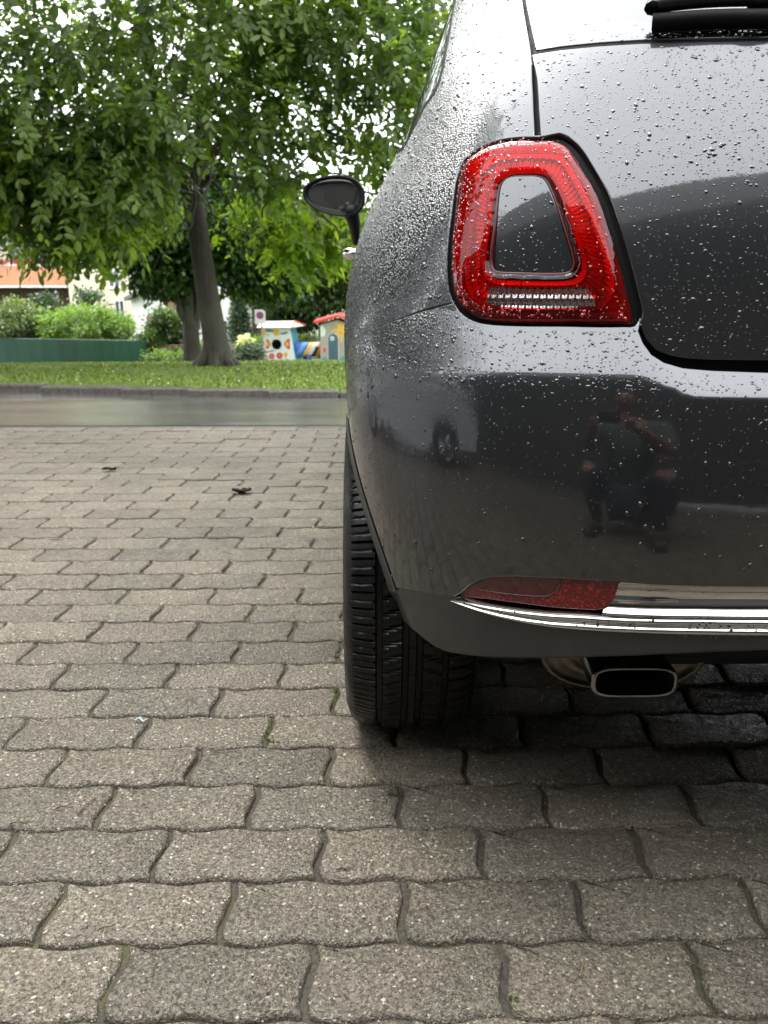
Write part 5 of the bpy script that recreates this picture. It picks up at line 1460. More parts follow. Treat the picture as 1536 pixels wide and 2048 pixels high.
def build_plants():
    big_walnut()
    # second tree behind, dark crown, forked mossy trunk
    D = 23.0; b = at(383, 727, D); b[2] = land_z(D)
    def tr(mb, r, C):
        P = [b - [0, 0, .1], at(384, 700, D), at(381, 650, D), at(378, 600, D), at(372, 560, D)]; P = smooth_poly(P, 4, False)
        mb.tube(P, np.linspace(.235, .20, len(P)) + .10 * np.exp(-np.arange(len(P)) / 1.5), 16)
        for (x, y, dd) in ((330, 520, 22.5), (300, 440, 23), (380, 400, 23.5), (440, 500, 23.5), (480, 520, 24)):
            limb(mb, [at(376, 610, D), at((x + 376) / 2, (y + 580) / 2, D), at(x, y, dd)], .15, .05, 8, .02, x)
        for (x, y) in ((360, 600), (396, 610)): limb(mb, [at(380, 650, D), at(x, 620, D - .1), at(x, y - 30, D - .1)], .14, .08, 8, .01, x)
    def cl(r):
        C = np.concatenate([clumps_in(r, 170, at(330, 470, 23), (2.2, 1.8, 1.25), .1), clumps_in(r, 160, at(450, 470, 23.6), (2.3, 1.8, 1.1), .1), clumps_in(r, 90, at(370, 400, 24), (3.2, 2, 1.8), .1), clumps_in(r, 70, at(520, 555, 24), (1.0, 1.0, .55), .1), clumps_in(r, 60, at(320, 550, 23), (.6, .8, .3), .1)])
        px = project(C); low = np.interp(px[:, 0], [0, 250, 300, 360, 400, 460, 520, 560, 640], [440, 500, 560, 585, 580, 600, 598, 590, 520]); return C[(px[:, 1] < low - 6)]
    soft_plant('broadleaf_tree', 'dark dense tree with a forked mossy trunk behind the walnut tree', 'tree', b, cl, 95, (.30, .30, .22), .17, MAT_MAPLE, tr, wide=1.5, seed=5, hang=-.35)
    # hornbeams behind the playhouses
    for k, (x, y, D, rad, n, lab) in enumerate(((640, 540, 33, (2.6, 2.0, 1.65), 230, 'loose light green tree overhanging between the two playhouses'), (735, 520, 34, (2.6, 2, 2.0), 220, 'spreading green tree behind the playhouse with the red roof'), (590, 610, 34.5, (1.5, 1.3, 1.0), 90, 'dark low tree right behind the tube slide of the playhouses'))):
        c = at(x, y, D); b = np.array([c[0], D, land_z(D)])
        def tr(mb, r, C, c=c, b=b): limb(mb, [b, b + [0, 0, .8], c + [.1, 0, -.6], c + [0, 0, .5]], .16, .05, 8, .02, 3)
        def cl(r, c=c, rad=rad, n=n): C = clumps_in(r, n, c, rad, .25); return C[C[:, 2] > land_z(D) + .5]
        soft_plant('hornbeam_tree', lab, 'tree', b, cl, 80, (.36, .3, .12), .17, MAT_HORN if k < 2 else MAT_MAPLE, tr, seed=20 + k, tint=(.5, .22), top_tint=.3, wide=1.3)
    # bushes and small trees in front of the houses
    def bush(label, x, y0, y1, w, D, mat, seed, name='bush', n=110, size=.13, tint=(.5, .2), top=.5, per=70):
        top_ = at(x, y0, D); bot = at(x, y1, D); h = top_[2] - bot[2]; c = (top_ + bot) / 2; rad = (w / F_PX * D / 2, w / F_PX * D / 2.2, h / 2)
        def cl(r):
            C = clumps_in(r, n, c - [0, 0, h * .05], rad, .35); return C[C[:, 2] > bot[2] - .1]
        def tr(mb, r, C):
            for q in range(4): limb(mb, [np.array([c[0] + r.normal(0, .12), c[1], land_z(D) - .05]), c + r.normal(0, .2, 3) * [1, 1, .4], c + r.normal(0, .5, 3) * [1, 1, .5] + [0, 0, h * .2]], .04, .015, 6)
        return soft_plant(name, label, 'bush' if name == 'bush' else 'tree', (c[0], c[1], land_z(D)), cl, per, (.16, .16, .11), size, mat, tr, seed=seed, tint=tint, top_tint=top)
    bush('round bright green bush behind the green fence', 172, 604, 700, 175, 31.5, MAT_BUSH, 31, n=150, tint=(.55, .15))
    bush('pale olive bush behind the left part of the green fence', 34, 600, 700, 150, 31.8, MAT_OLIVE, 32, n=120)
    bush('olive bush at the left edge of the picture behind the fence', -60, 596, 700, 120, 32.2, MAT_OLIVE, 33, n=80)
    bush('grey green conifer rising between the two large bushes', 92, 580, 690, 46, 33.5, MAT_CONIFER, 34, 'conifer', n=60, top=.2)
    bush('bluish pine in front of the cream house wall', 182, 560, 680, 62, 35.0, MAT_CONIFER, 35, 'pine_tree', n=34, top=.2)
    bush('rounded green bush left of the forked trunk', 338, 612, 705, 78, 30.5, MAT_HORN, 36, n=90, tint=(.35, .2))
    bush('small leafy bush beside the end of the green fence', 300, 660, 722, 60, 30.0, MAT_HORN, 37, n=50, tint=(.5, .2))
    bush('low green cushion plant at the foot of the brown wall', 322, 706, 730, 50, 27.5, MAT_BUSH, 38, 'bush', n=40, size=.09)
    bush('low green cushion plant beside the forked trunk', 362, 712, 730, 34, 26.5, MAT_BUSH, 39, 'bush', n=24, size=.09)
    bush('green plant between the two trunks', 408, 690, 724, 22, 27.5, MAT_BUSH, 43, 'bush', n=24, size=.09)
    bush('grey green shrub under the cream blossoms', 492, 690, 727, 44, 26.8, MAT_GREY, 40, n=46, size=.10, top=.2)
    bush('light green shrub beside the post of the parking sign', 518, 672, 722, 30, 29.5, MAT_BUSH, 41, n=40, size=.10)
    bush('small reddish green bush seen over the tunnel', 615, 672, 700, 30, 30.5, MAT_OLIVE, 42, n=24, size=.10)
    # cream flowering yucca-like spikes
    D = 27.0; base = at(490, 722, D)
    r = np.random.default_rng(8); t = thing('flowering_shrub', 'shrub with tall cream blossom spikes right of the walnut trunk', 'shrub', base)
    P = []
    for (x, y0, y1, w) in ((482, 672, 706, 11), (494, 670, 705, 14), (503, 676, 702, 9), (478, 690, 706, 8)):
        for k in range(230):
            y = y0 + (y1 - y0) * r.random(); p = at(x + r.normal(0, w * .38) * (.4 + .8 * (y - y0) / (y1 - y0)), y, D + r.normal(0, .12)); P.append(p)
    P = np.array(P); me = place_leaves(P, unit(r.normal(0, 1, P.shape) + [0, 0, .4]), unit(r.normal(0, 1, P.shape)), .06 + .05 * r.random(len(P)), r.random(len(P)), 'blossom', MAT_BLOSSOM, lo=True, wide=1.8)
    o = link('blossom', me, t); o['kind'] = 'stuff'; o.matrix_parent_inverse = Matrix.Translation(-Vector(t.location))
    # spruce
    D = 33.0; c0 = at(482, 702, D); top = at(481, 578, D); r = np.random.default_rng(9); h = top[2] - c0[2]
    t = thing('spruce_tree', 'slim young spruce standing in front of the white house', 'tree', (c0[0], D, land_z(D)))
    P, Dv = [], []
    for tier in range(13):
        zt = tier / 13; R = .62 * (1 - zt) ** .8 + .04; z = c0[2] + .15 + zt * (h - .15)
        for k in range(11):
            a = 2 * math.pi * (k + tier * .37) / 11 + r.normal(0, .1); d = np.array([math.cos(a), math.sin(a), -.22])
            for s in np.linspace(.1, 1, 9):
                for q in range(5): P.append([c0[0], D, z] + d * R * s * (1 + r.normal(0, .05)) + r.normal(0, .035, 3)); Dv.append(d + r.normal(0, .5, 3))
    P, Dv = np.array(P), np.array(Dv); me = place_leaves(P, Dv, unit(r.normal(0, 1, P.shape)), .10 + .06 * r.random(len(P)), np.clip(r.normal(.5, .25, len(P)), 0, 1), 'crown', MAT_CONIFER, lo=True, wide=.7)
    o = link('crown', me, t); o['kind'] = 'stuff'; mb = MB(); mb.tube([(c0[0], D, land_z(D) - .1), (c0[0], D, top[2])], [.07, .01], 7); mb.build('trunk', MAT_BARK2, t)
    for ch in t.children: ch.matrix_parent_inverse = Matrix.Translation(-Vector(t.location))
    # trees beside the yard: outside the frame, they stand in the car's reflections
    for k, (x, y, rz, rx, zc, lab) in enumerate(((-7.4, 3.0, 4.2, 3.7, 6.0, 'broad tree left of the yard'), (-10.2, 10.9, 6.0, 4.4, 8.2, 'tall broad tree at the left end of the lawn'), (-13.0, 20.0, 4.0, 4.5, 5.0, 'broad tree beyond the left edge of the lawn'), (9.5, 30, 4.2, 5.0, 5.8, 'wide tree hidden behind the car on the right'), (4.5, 40, 3.6, 4.2, 4.6, 'broad tree behind the playhouses, mostly hidden by the car'))):
        c = np.array([x, y, land_z(y) + zc]); b = np.array([x, y, land_z(y)])
        def tr(mb, r, C, c=c, b=b): limb(mb, [b, b + [0, 0, 1.2], c, c + [0, 0, 1.5]], .3, .08, 10, .03, 3)
        def cl(r, c=c, rz=rz, rx=rx): return clumps_in(r, 420, c, (rx, rx, rz), .5)
        soft_plant('garden_tree', lab, 'tree', b, cl, 60, (.42, .42, .3), .26, MAT_MAPLE, tr, seed=60 + k, wide=1.5)
build_plants()
# ---------------------------------------------------------------- houses, fence, playhouses, sign, yard behind the camera
def fix_children(t):
    for ch in t.children: ch.matrix_parent_inverse = Matrix.Translation(-Vector(t.location))

def render_mat(name, col, var=.12, rough=.85):
    M = Mat(name); P = M.coords('World')
    c = M.ramp(M.noise(P, .8, 6, .65), [(.3, tuple(v * (1 - var) for v in col)), (.7, col)])
    M.to(c, 'Base Color'); M.set(rough=rough); M.bump(M.noise(P, 40, 4), .4, .01); return M.m
MB_CREAM = render_mat('cream_render', (.62, .56, .42)); MB_WHITE = render_mat('white_render', (.76, .76, .73)); MB_ORANGE = render_mat('orange_render', (.56, .25, .14))
MB_BROWN = render_mat('brown_boarding', (.085, .050, .035)); MB_BRICK = render_mat('brown_masonry', (.15, .085, .062)); MB_GLASS = Mat('window_pane').set(color=(.05, .06, .065), rough=.08, spec=.8).m
MB_SHUT = simple('brown_shutter', (.24, .115, .065), .6); MB_FRAME = simple('white_window_frame', (.72, .72, .70), .4); MB_TILE = render_mat('grey_roof_covering', (.17, .16, .15)); MB_RTILE = render_mat('red_roof_tiles', (.42, .17, .10))

def wbox(parent, name, mat, x0, y0, x1, y1, D, depth, bev=0, label=None, back=0.0):
    """Box whose front face spans photo pixels x0..x1, y0..y1 at distance D, going back by depth."""
    a, b = at(x0, y1, D), at(x1, y0, D)
    mb = MB(); mb.box((a[0], D - back, a[2]), (b[0], D + depth, b[2]), bev=bev); return mb.build(name, mat, parent, label=label)

def windowed(parent, x0, y0, x1, y1, D, shutter=None):
    a, b = at(x0, y1, D), at(x1, y0, D); w, h = b[0] - a[0], b[2] - a[2]; f = .05
    mb = MB()
    mb.box((a[0], D - .03, a[2]), (b[0], D + .02, a[2] + f)); mb.box((a[0], D - .03, b[2] - f), (b[0], D + .02, b[2]))
    mb.box((a[0], D - .03, a[2] + f), (a[0] + f, D + .02, b[2] - f)); mb.box((b[0] - f, D - .03, a[2] + f), (b[0], D + .02, b[2] - f))
    mb.box((a[0] + w / 2 - f / 2, D - .028, a[2] + f), (a[0] + w / 2 + f / 2, D + .02, b[2] - f))
    win = mb.build('window', MB_FRAME, parent)
    mb = MB(); mb.box((a[0] + f, D + .0, a[2] + f), (b[0] - f, D + .012, b[2] - f)); mb.build('pane', MB_GLASS, win)
    mb = MB(); mb.box((a[0] - .05, D - .09, a[2] - .06), (b[0] + .05, D - .032, a[2] - .004)); mb.build('sill', MB_FRAME, win)

def houses():
    # apartment house with orange balcony front, left
    D = 44.0; base = at(60, 700, D)
    t = thing('apartment_house', 'cream apartment house with a broad orange balcony at the left', 'building', (base[0], D, land_z(D)))
    zg = land_z(D)
    def bx(name, mat, X0, X1, Z0, Z1, Y0, Y1, label=None):
        mb = MB(); mb.box((X0, Y0, Z0), (X1, Y1, Z1)); return mb.build(name, mat, t, label=label)
    def X(x, d=D): return float(at(x, 600, d)[0])
    def Z(y, d=D): return float(at(400, y, d)[2])
    bx('wall', MB_CREAM, X(-420), X(250), zg, Z(380), D + 1.6, D + 10)
    bx('side_wall', MB_CREAM, X(138), X(262), zg, Z(400), D + .1, D + 1.59)
    for (y0, y1) in ((532, 571), (420, 458)):
        bx('balcony_front', MB_ORANGE, X(-300), X(134), Z(y1), Z(y0), D, D + .14)
        bx('balcony_slab', MB_WHITE, X(-300), X(136), Z(y1 + 4), Z(y1) - .005, D - .02, D + 1.6)
        bx('hand_rail', MB_WHITE, X(-300), X(134), Z(y0) + .004, Z(y0 - 4), D - .01, D + .16)
    for (x0, y0, x1, y1) in ((-60, 600, 40, 690), (60, 598, 128, 690), (20, 470, 100, 530), (-90, 470, -10, 530)):
        windowed(t, x0, y0, x1, y1, D + 1.56)
    windowed(t, 218, 540, 238, 575, D + .06); windowed(t, 232, 600, 248, 640, D + .06)
    bx('under_balcony_shade', MB_BROWN, X(-300), X(130), zg, Z(577), D + 1.46, D + 1.52, label='dark brown panel standing for the shade under the balcony')  # shade below the balcony put in as a dark panel
    # red box plants on the balcony rail
    rp = simple('red_geraniums', (.45, .03, .04), .8); rr = random.Random(4)
    for k in range(7):
        x = -10 + k * 20; mb = MB(); a = at(x, 529, D)
        for q in range(14): 
            c = a + np.array([rr.uniform(-.2, .2), rr.uniform(-.08, .04), rr.uniform(.02, .22)]); s = rr.uniform(.03, .06)
            mb.box(c - s, c + s, rz=rr.random())
        mb.build('balcony_flowers', rp, t)
    mb = MB(); mb.box((X(-430), D - .6, Z(378)), (X(270), D + 10.5, Z(362))); mb.build('roof', MB_RTILE, t)
    fix_children(t)
    # white house with a dark pitched roof edge, middle
    D = 40.0; t = thing('white_house', 'white rendered house with brown shutters behind the two trunks', 'building', (float(at(380, 700, D)[0]), D, land_z(D)))
    zg = land_z(D); XX = lambda x: float(at(x, 600, D)[0]); ZZ = lambda y: float(at(400, y, D)[2])
    mb = MB(); mb.prism([(XX(262), zg), (XX(505), zg), (XX(505), ZZ(600)), (XX(430), ZZ(520)), (XX(262), ZZ(592))], D, D + 8); mb.build('wall', MB_WHITE, t)
    mb = MB(); mb.prism([(XX(254), ZZ(601)), (XX(254), ZZ(594)), (XX(430), ZZ(510)), (XX(515), ZZ(600)), (XX(515), ZZ(609)), (XX(430), ZZ(519))], D - .5, D + 8.5); mb.build('roof', MB_TILE, t)
    wbox(t, 'shutter', MB_SHUT, 296, 632, 324, 668, D - .06, .05); wbox(t, 'shutter', MB_SHUT, 334, 590, 362, 618, D - .06, .05)
    windowed(t, 393, 630, 411, 662, D - .001); windowed(t, 440, 640, 456, 668, D - .001)
    fix_children(t)
    # dark timber shed / garage with grey roof, right of the spruce
    D = 36.5; t = thing('timber_garage', 'dark brown timber building with a grey pitched roof behind the parking sign', 'building', (float(at(540, 700, D)[0]), D, land_z(D)))
    zg = land_z(D); XX = lambda x: float(at(x, 600, D)[0]); ZZ = lambda y: float(at(500, y, D)[2])
    x = 502
    while x < 600:                                         # vertical boards
        mb = MB(); mb.box((XX(x) + .008, D + (.02 if int(x) % 2 else .0), zg), (XX(x + 5.5), D + .12, ZZ(612))); mb.build('board', MB_BROWN, t); x += 5.5
    mb = MB(); mb.box((XX(503), D + .13, zg), (XX(600), D + 5, ZZ(612))); mb.build('wall', MB_BROWN, t)
    mb = MB(); mb.box((XX(496), D - .25, ZZ(611)), (XX(606), D - .15, ZZ(605))); mb.build('fascia_board', simple('grey_brown_fascia', (.17, .13, .11), .6), t)
    mb = MB(); mb.prism([(XX(486), ZZ(586)), (XX(522), ZZ(608)), (XX(560), ZZ(583)), (XX(610), ZZ(608)), (XX(610), ZZ(604)), (XX(560), ZZ(576)), (XX(522), ZZ(600)), (XX(486), ZZ(578))], D - .3, D + 5); mb.build('roof', MB_TILE, t)
    mb = MB(); mb.box((XX(486), D + 3, ZZ(588)), (XX(500), D + 4, ZZ(570))); mb.build('chimney', MB_RTILE, t)
    fix_children(t)
    # white house further right, mostly hidden
    D = 46.0; t = thing('far_house', 'pale house seen in gaps between the spruce and the garage', 'building', (float(at(470, 700, D)[0]), D, land_z(D)))
    XX = lambda x: float(at(x, 600, D)[0]); ZZ = lambda y: float(at(500, y, D)[2])
    mb = MB(); mb.prism([(XX(440), land_z(D)), (XX(560), land_z(D)), (XX(560), ZZ(600)), (XX(500), ZZ(560)), (XX(440), ZZ(600))], D, D + 7); mb.build('wall', MB_WHITE, t)
    mb = MB(); mb.prism([(XX(432), ZZ(606)), (XX(432), ZZ(599)), (XX(500), ZZ(551)), (XX(568), ZZ(599)), (XX(568), ZZ(606)), (XX(500), ZZ(559))], D - .4, D + 7.4); mb.build('roof', MB_RTILE, t)
    fix_children(t)
    # low masonry garden wall
    D = 29.6; t = thing('garden_wall', 'low brown garden wall of rough blocks behind the two trunks', 'wall', (float(at(400, 720, D)[0]), D, land_z(D)))
    rr = random.Random(6); z0 = land_z(D) - .1
    for row in range(4):
        x = float(at(296, 700, D)[0]) - rr.random() * .3
        while x < float(at(532, 700, D)[0]):
            w = rr.uniform(.32, .5); mb = MB(); zz = z0 + row * .16
            mb.box((x + .01, D + rr.uniform(0, .03), zz + .008), (x + w - .01, D + .25, zz + .152), bev=.015); mb.build('stone', MB_BRICK, t); x += w
    fix_children(t)
houses()

def green_fence():
    G = Mat('green_panel'); P = G.coords('World')
    c = G.ramp(G.noise(P, 2.2, 5, .6, stretch=(1, 1, .3)), [(.3, (.010, .058, .034)), (.7, (.018, .085, .052))]); G.to(c, 'Base Color'); G.set(rough=.35); G.bump(G.noise(P, 2.5, 2, stretch=(4, 4, .2)), .3, .01)
    pts = []
    for x, y in ((-420, 745), (-200, 741), (0, 738), (90, 735), (180, 732), (245, 728.5), (285, 726.5), (297, 724)):
        pts.append((x, y))
    Ds = [17.8, 19.0, 21.0, 22.6, 24.4, 26.4, 28.4, 30.0]
    P0 = []
    for (x, y), D in zip(pts, Ds):
        p = at(x, y, D); P0.append((p[0], D, land_z(D)))
    P0 = np.array(P0); Q = smooth_poly(P0, 3, False)
    t = thing('green_fence', 'low dark green curved panel fence beyond the footpath', 'fence', P0[3])
    tops = np.interp(np.linspace(0, 7, len(Q)), range(8), [672, 676, 679, 679.5, 681, 682, 684, 685])
    for i in range(len(Q) - 1):
        a, b = Q[i], Q[i + 1]; za, zb = at(0, tops[i], a[1])[2], at(0, tops[i + 1], b[1])[2]
        d = (b - a)[:2]; L = np.hypot(*d); n = np.array([d[1], -d[0]]) / L * .02; e = d / L * .004
        V = [(a[0] + e[0] - n[0], a[1] + e[1] - n[1], a[2] - .1), (b[0] - e[0] - n[0], b[1] - e[1] - n[1], b[2] - .1), (b[0] - e[0] - n[0], b[1] - e[1] - n[1], zb), (a[0] + e[0] - n[0], a[1] + e[1] - n[1], za)]
        V += [(x + 2 * n[0], y + 2 * n[1], z) for x, y, z in V]
        mb = MB(); mb.add(V, [(0, 1, 2, 3), (7, 6, 5, 4), (0, 4, 5, 1), (1, 5, 6, 2), (2, 6, 7, 3), (3, 7, 4, 0)]); mb.build('panel', G.m, t)
        mb = MB(); mb.tube([(a[0], a[1] + .03, a[2] - .1), (a[0], a[1] + .03, za + .02)], .03, 8); mb.build('post', G.m, t)
    mb = MB(); mb.tube([(p[0], p[1], at(0, tp, p[1])[2] + .012) for p, tp in zip(Q, tops)], .022, 6); mb.build('top_rail', G.m, t)
    fix_children(t)
green_fence()

def flat_disc(mb, c, r, n=20, th=.006, m=0, ang=(0, 2 * math.pi), squash=1.0):
    """Raised paint: thin disc facing -y."""
    a0, a1 = ang; full = abs(a1 - a0 - 2 * math.pi) < 1e-6; k = n if full else n + 1
    pts = [(c[0] + r * math.cos(a0 + (a1 - a0) * i / n), c[2] + squash * r * math.sin(a0 + (a1 - a0) * i / n)) for i in range(k)]
    mb.prism(pts, c[1] - th, c[1] + .002, m)

def playhouses():
    D = 28.0
    pm = lambda n, c: simple(n, c, .55, 0, .15, 3)
    WH, RD, YE, BL, BK, TL, GN, GR = pm('pale_mint_paint', (.62, .70, .64)), pm('red_paint', (.52, .045, .035)), pm('yellow_paint', (.72, .42, .05)), pm('blue_paint', (.03, .10, .42)), pm('black_paint', (.02, .02, .02)), pm('teal_paint', (.05, .28, .34)), pm('green_paint', (.08, .22, .15)), pm('bare_concrete', (.34, .315, .27))
    PK = pm('pale_pink_paint', (.78, .68, .64)); DB = pm('slate_blue_paint', (.055, .10, .135)); OC = pm('ochre_paint', (.70, .42, .08))
    zg = land_z(D)
    X = lambda x, d=D: float(at(x, 680, d)[0]); Z = lambda y, d=D: float(at(560, y, d)[2])
    # left playhouse: battered walls, slab roof, round hole
    t = thing('playhouse', 'painted concrete playhouse with red flowers and a round hole under a pale slab roof', 'playhouse', (X(555), D, zg))
    hx, hz, hr = X(552.5), Z(689), (X(562.5) - X(542)) / 2
    n = 28; outer = [(X(531), zg - .1), (X(590), zg - .1), (X(584.5), Z(690)), (X(579), Z(655)), (X(525), Z(655)), (X(528), Z(690))]
    hole = [(hx + hr * math.cos(2 * math.pi * i / n), hz + hr * math.sin(2 * math.pi * i / n)) for i in range(n)]
    res = geometry.delaunay_2d_cdt([Vector(p) for p in outer + hole], [(i, (i + 1) % 6) for i in range(6)] + [(6 + i, 6 + (i + 1) % n) for i in range(n)], [], 0, 1e-6)
    V2 = [tuple(v) for v in res[0]]; c = lambda f: (sum(V2[i][0] for i in f) / 3, sum(V2[i][1] for i in f) / 3)
    F2 = [f for f in res[2] if inside(np.array([c(f)]), np.array(outer))[0] and math.hypot(c(f)[0] - hx, c(f)[1] - hz) > hr * .985]
    V = [(x, D, z) for x, z in V2] + [(x, D + .14, z) for x, z in V2]; m = len(V2)
    Fc = [tuple(f) for f in F2] + [tuple(i + m for i in f[::-1]) for f in F2]
    hi = [min(range(m), key=lambda k: (V2[k][0] - p[0]) ** 2 + (V2[k][1] - p[1]) ** 2) for p in hole]
    Fc += [(hi[i], hi[(i + 1) % n], hi[(i + 1) % n] + m, hi[i] + m) for i in range(n)]
    oi = [min(range(m), key=lambda k: (V2[k][0] - p[0]) ** 2 + (V2[k][1] - p[1]) ** 2) for p in outer]
    Fc += [(oi[i], oi[(i + 1) % 6], oi[(i + 1) % 6] + m, oi[i] + m) for i in range(6)]
    mb = MB(); mb.add(V, Fc); mb.build('front_wall', WH, t)
    y1 = D + 1.25
    mb = MB(); mb.add([(X(590), D + .15, zg - .1), (X(590) + .12, y1, zg - .1), (X(584.5) + .10, y1, Z(690)), (X(584.5), D + .15, Z(690)), (X(579), D + .15, Z(656)), (X(579) + .10, y1, Z(656)), (X(590) - .15, D + .15, zg - .1), (X(590) - .03, y1, zg - .1), (X(579) - .14, D + .15, Z(656)), (X(579) - .05, y1, Z(656))],
                      [(0, 1, 2, 3), (3, 2, 5, 4), (6, 8, 9, 7), (0, 3, 4, 8, 6), (4, 5, 9, 8)]); mb.build('side_wall', TL, t)
    mb = MB(); mb.box((X(526), D + .15, zg - .1), (X(526) + .12, y1, Z(656))); mb.build('side_wall', WH, t)
    mb = MB(); mb.box((X(526), y1, zg - .1), (X(586), y1 + .1, Z(656))); mb.build('back_wall', GR, t)
    a, b = at(513, 656, D - .25), at(584, 656, D - .25); c_, d_ = at(520, 646, D + 1.5), at(593, 645, D + 1.5)
    V = [a, b, (b[0] + .30, D + 1.5, b[2] - .02), (a[0] + .12, D + 1.5, a[2] - .02)]
    V = np.array([np.array(v, float) for v in V]); top = V + [0, 0, .035]; ridge = [(a[0] + .12, D + .55, Z(644.5)), (b[0] + .02, D + .55, Z(643.5))]
    mb = MB(); VV = list(V) + list(top) + ridge
    mb.add(VV, [(0, 3, 2, 1), (0, 1, 5, 4), (4, 5, 9, 8), (8, 9, 6, 7), (3, 7, 6, 2), (1, 2, 6, 9, 5), (0, 4, 8, 7, 3)]); rf = mb.build('roof', PK, t)
    mb = MB(); mb.tube([V[1] + [.01, 0, .02], np.array(ridge[1]) + [.01, 0, .0], V[2] + [.01, 0, .02]], .025, 6); mb.build('roof_edge', RD, rf)
    # paintings on the front
    yf = D - .001
    def art(name, mat, fn): mb = MB(); fn(mb); o = mb.build(name, mat, t); return o
    art('painted_sun', YE, lambda mb: (flat_disc(mb, (X(553), yf, Z(665)), .105, 18, .004), mb.prism([(X(548), Z(668)), (X(558), Z(668)), (X(553), Z(673))], yf - .0035, yf)))
    art('painted_sunray', YE, lambda mb: (mb.prism([(X(528), Z(664)), (X(536), Z(668)), (X(541), Z(672)), (X(534), Z(671)), (X(528), Z(668))], yf - .003, yf), mb.prism([(X(525.5), Z(657)), (X(528.5), Z(657)), (X(529.5), Z(675)), (X(527), Z(675))], yf - .003, yf)))
    art('painted_cloud', GN, lambda mb: (flat_disc(mb, (X(538), yf, Z(661)), .12, 14, .003, squash=.45), flat_disc(mb, (X(545), yf, Z(662)), .08, 14, .0035, squash=.5)))
    art('painted_cloud', GN, lambda mb: (flat_disc(mb, (X(567), yf, Z(667)), .11, 14, .003, squash=.3), flat_disc(mb, (X(573), yf, Z(665)), .07, 14, .0035, squash=.4)))
    for s, cx, a in ((1, 571, (math.pi * .5, math.pi * 1.5)), (-1, 532, (-math.pi * .5, math.pi * .5))):
        def half(mb, cx=cx, s=s):
            x0 = X(579.5) if s == 1 else X(530.5); r = .175
            w = .19
            if s == 1: mb.prism([(x0 - .0, Z(699.5)), (x0, Z(677)), (x0 - .07, Z(678)), (x0 - w, Z(686)), (x0 - w, Z(690)), (x0 - .09, Z(697))], yf - .004, yf)
            else: mb.prism([(x0 + .02, Z(699)), (x0 + .12, Z(696)), (x0 + w - .02, Z(688)), (x0 + .12, Z(681)), (x0 + .03, Z(678))], yf - .004, yf)
        o = art('painted_flower', RD, half)
        mb = MB(); x0 = X(574) if s == 1 else X(534); flat_disc(mb, (x0, yf - .004, Z(688)), .055, 12, .002, squash=1.4); mb.build('flower_heart', YE, o)
    for cx, cy, r_, mt in ((542.5, 712, .085, RD), (558, 711, .10, RD), (570.5, 709, .075, YE), (530, 712, .05, YE)):
        def fl(mb, cx=cx, cy=cy, r_=r_):
            for k in range(6):
                a = k * math.pi / 3; flat_disc(mb, (X(cx) + r_ * .62 * math.cos(a), yf, Z(cy) + r_ * .62 * math.sin(a)), r_ * .50, 10, .003 + .0003 * k)
            flat_disc(mb, (X(cx), yf, Z(cy)), r_ * .6, 10, .0052)
        o = art('painted_flower', mt, fl); mb = MB(); flat_disc(mb, (X(cx), yf - .0055, Z(cy)), r_ * .25, 10, .002); mb.build('flower_heart', YE if mt is RD else RD, o)
        art('painted_stem', TL if cx > 550 else RD, lambda mb, cx=cx, cy=cy: (mb.prism([(X(cx) - .012, zg), (X(cx) + .014, zg), (X(cx) + .01, Z(cy + 5)), (X(cx) - .01, Z(cy + 5))], yf - .0025, yf), mb.prism([(X(cx), zg + .03), (X(cx) + .09, zg + .10), (X(cx) + .05, zg + .02)], yf - .002, yf)))
    # scribbled letters under the hole
    art('painted_scribble', BK, lambda mb: [mb.prism([(X(540 + 2.2 * k), Z(703)), (X(540.6 + 2.2 * k), Z(703)), (X(541.4 + 2.2 * k), Z(699 + k % 2)), (X(540.8 + 2.2 * k), Z(699 + k % 2))], yf - .003, yf) for k in range(5)])
    mb = MB(); flat_disc(mb, (X(556), D + .9, Z(689)), .14, 16, .01); mb.build('inner_wall_picture', simple('grey_green_inner_paint', (.20, .21, .16), .7), t)
    fix_children(t)
    # tunnel between the houses
    t = thing('crawl_tunnel', 'striped blue and yellow crawl tunnel joining the two playhouses', 'tunnel', (X(615), D + .5, zg))
    r = (Z(687) - Z(716)) / 2 * 1.02; zc = Z(701.5); x0, x1 = X(588), X(641); n = 40
    segs = 46; V, Fc, mi = [], [], []
    for i in range(segs + 1):
        for j in range(n):
            a = 2 * math.pi * j / n; V.append((x0 + (x1 - x0) * i / segs, D + .55 - r * math.cos(a), zc + r * math.sin(a)))
    for i in range(segs):
        for j in range(n):
            a = 2 * math.pi * (j + .5) / n; h = math.sin(a); s = (i / segs) - h * .16
            k = 0 if s < .10 else 1 if s < .30 else 0 if s < .38 else 2 if s < .54 else 3 if s < .72 else (4 if s < .88 and h < .45 else (2 if s >= .88 else 3))
            if i == 0 or i > segs - 6: k = 0 if i == 0 else 5
            Fc.append((i * n + j, i * n + (j + 1) % n, (i + 1) * n + (j + 1) % n, (i + 1) * n + j)); mi.append(k)
    me = set_mesh('tube_wall', V, Fc, mats=[BL, pm('sky_blue_paint', (.10, .28, .55)), YE, pm('off_white_paint', (.68, .68, .62)), BK, OC], midx=mi)
    link('tube_wall', me, t)
    mb = MB()
    ringm = [(x1 - .02, D + .55 - (r + .02) * math.cos(a), zc + (r + .02) * math.sin(a)) for a in np.linspace(0, 2 * math.pi, 41)]
    mb.tube(ringm, .035, 8, cap=False); mb.build('end_ring', RD, t, smooth=True)
    mb = MB(); mb.box((X(614) - .06, D + .3, zg - .1), (X(614) + .06, D + .8, zc - r + .04)); mb.build('footing', BL, t)
    fix_children(t)
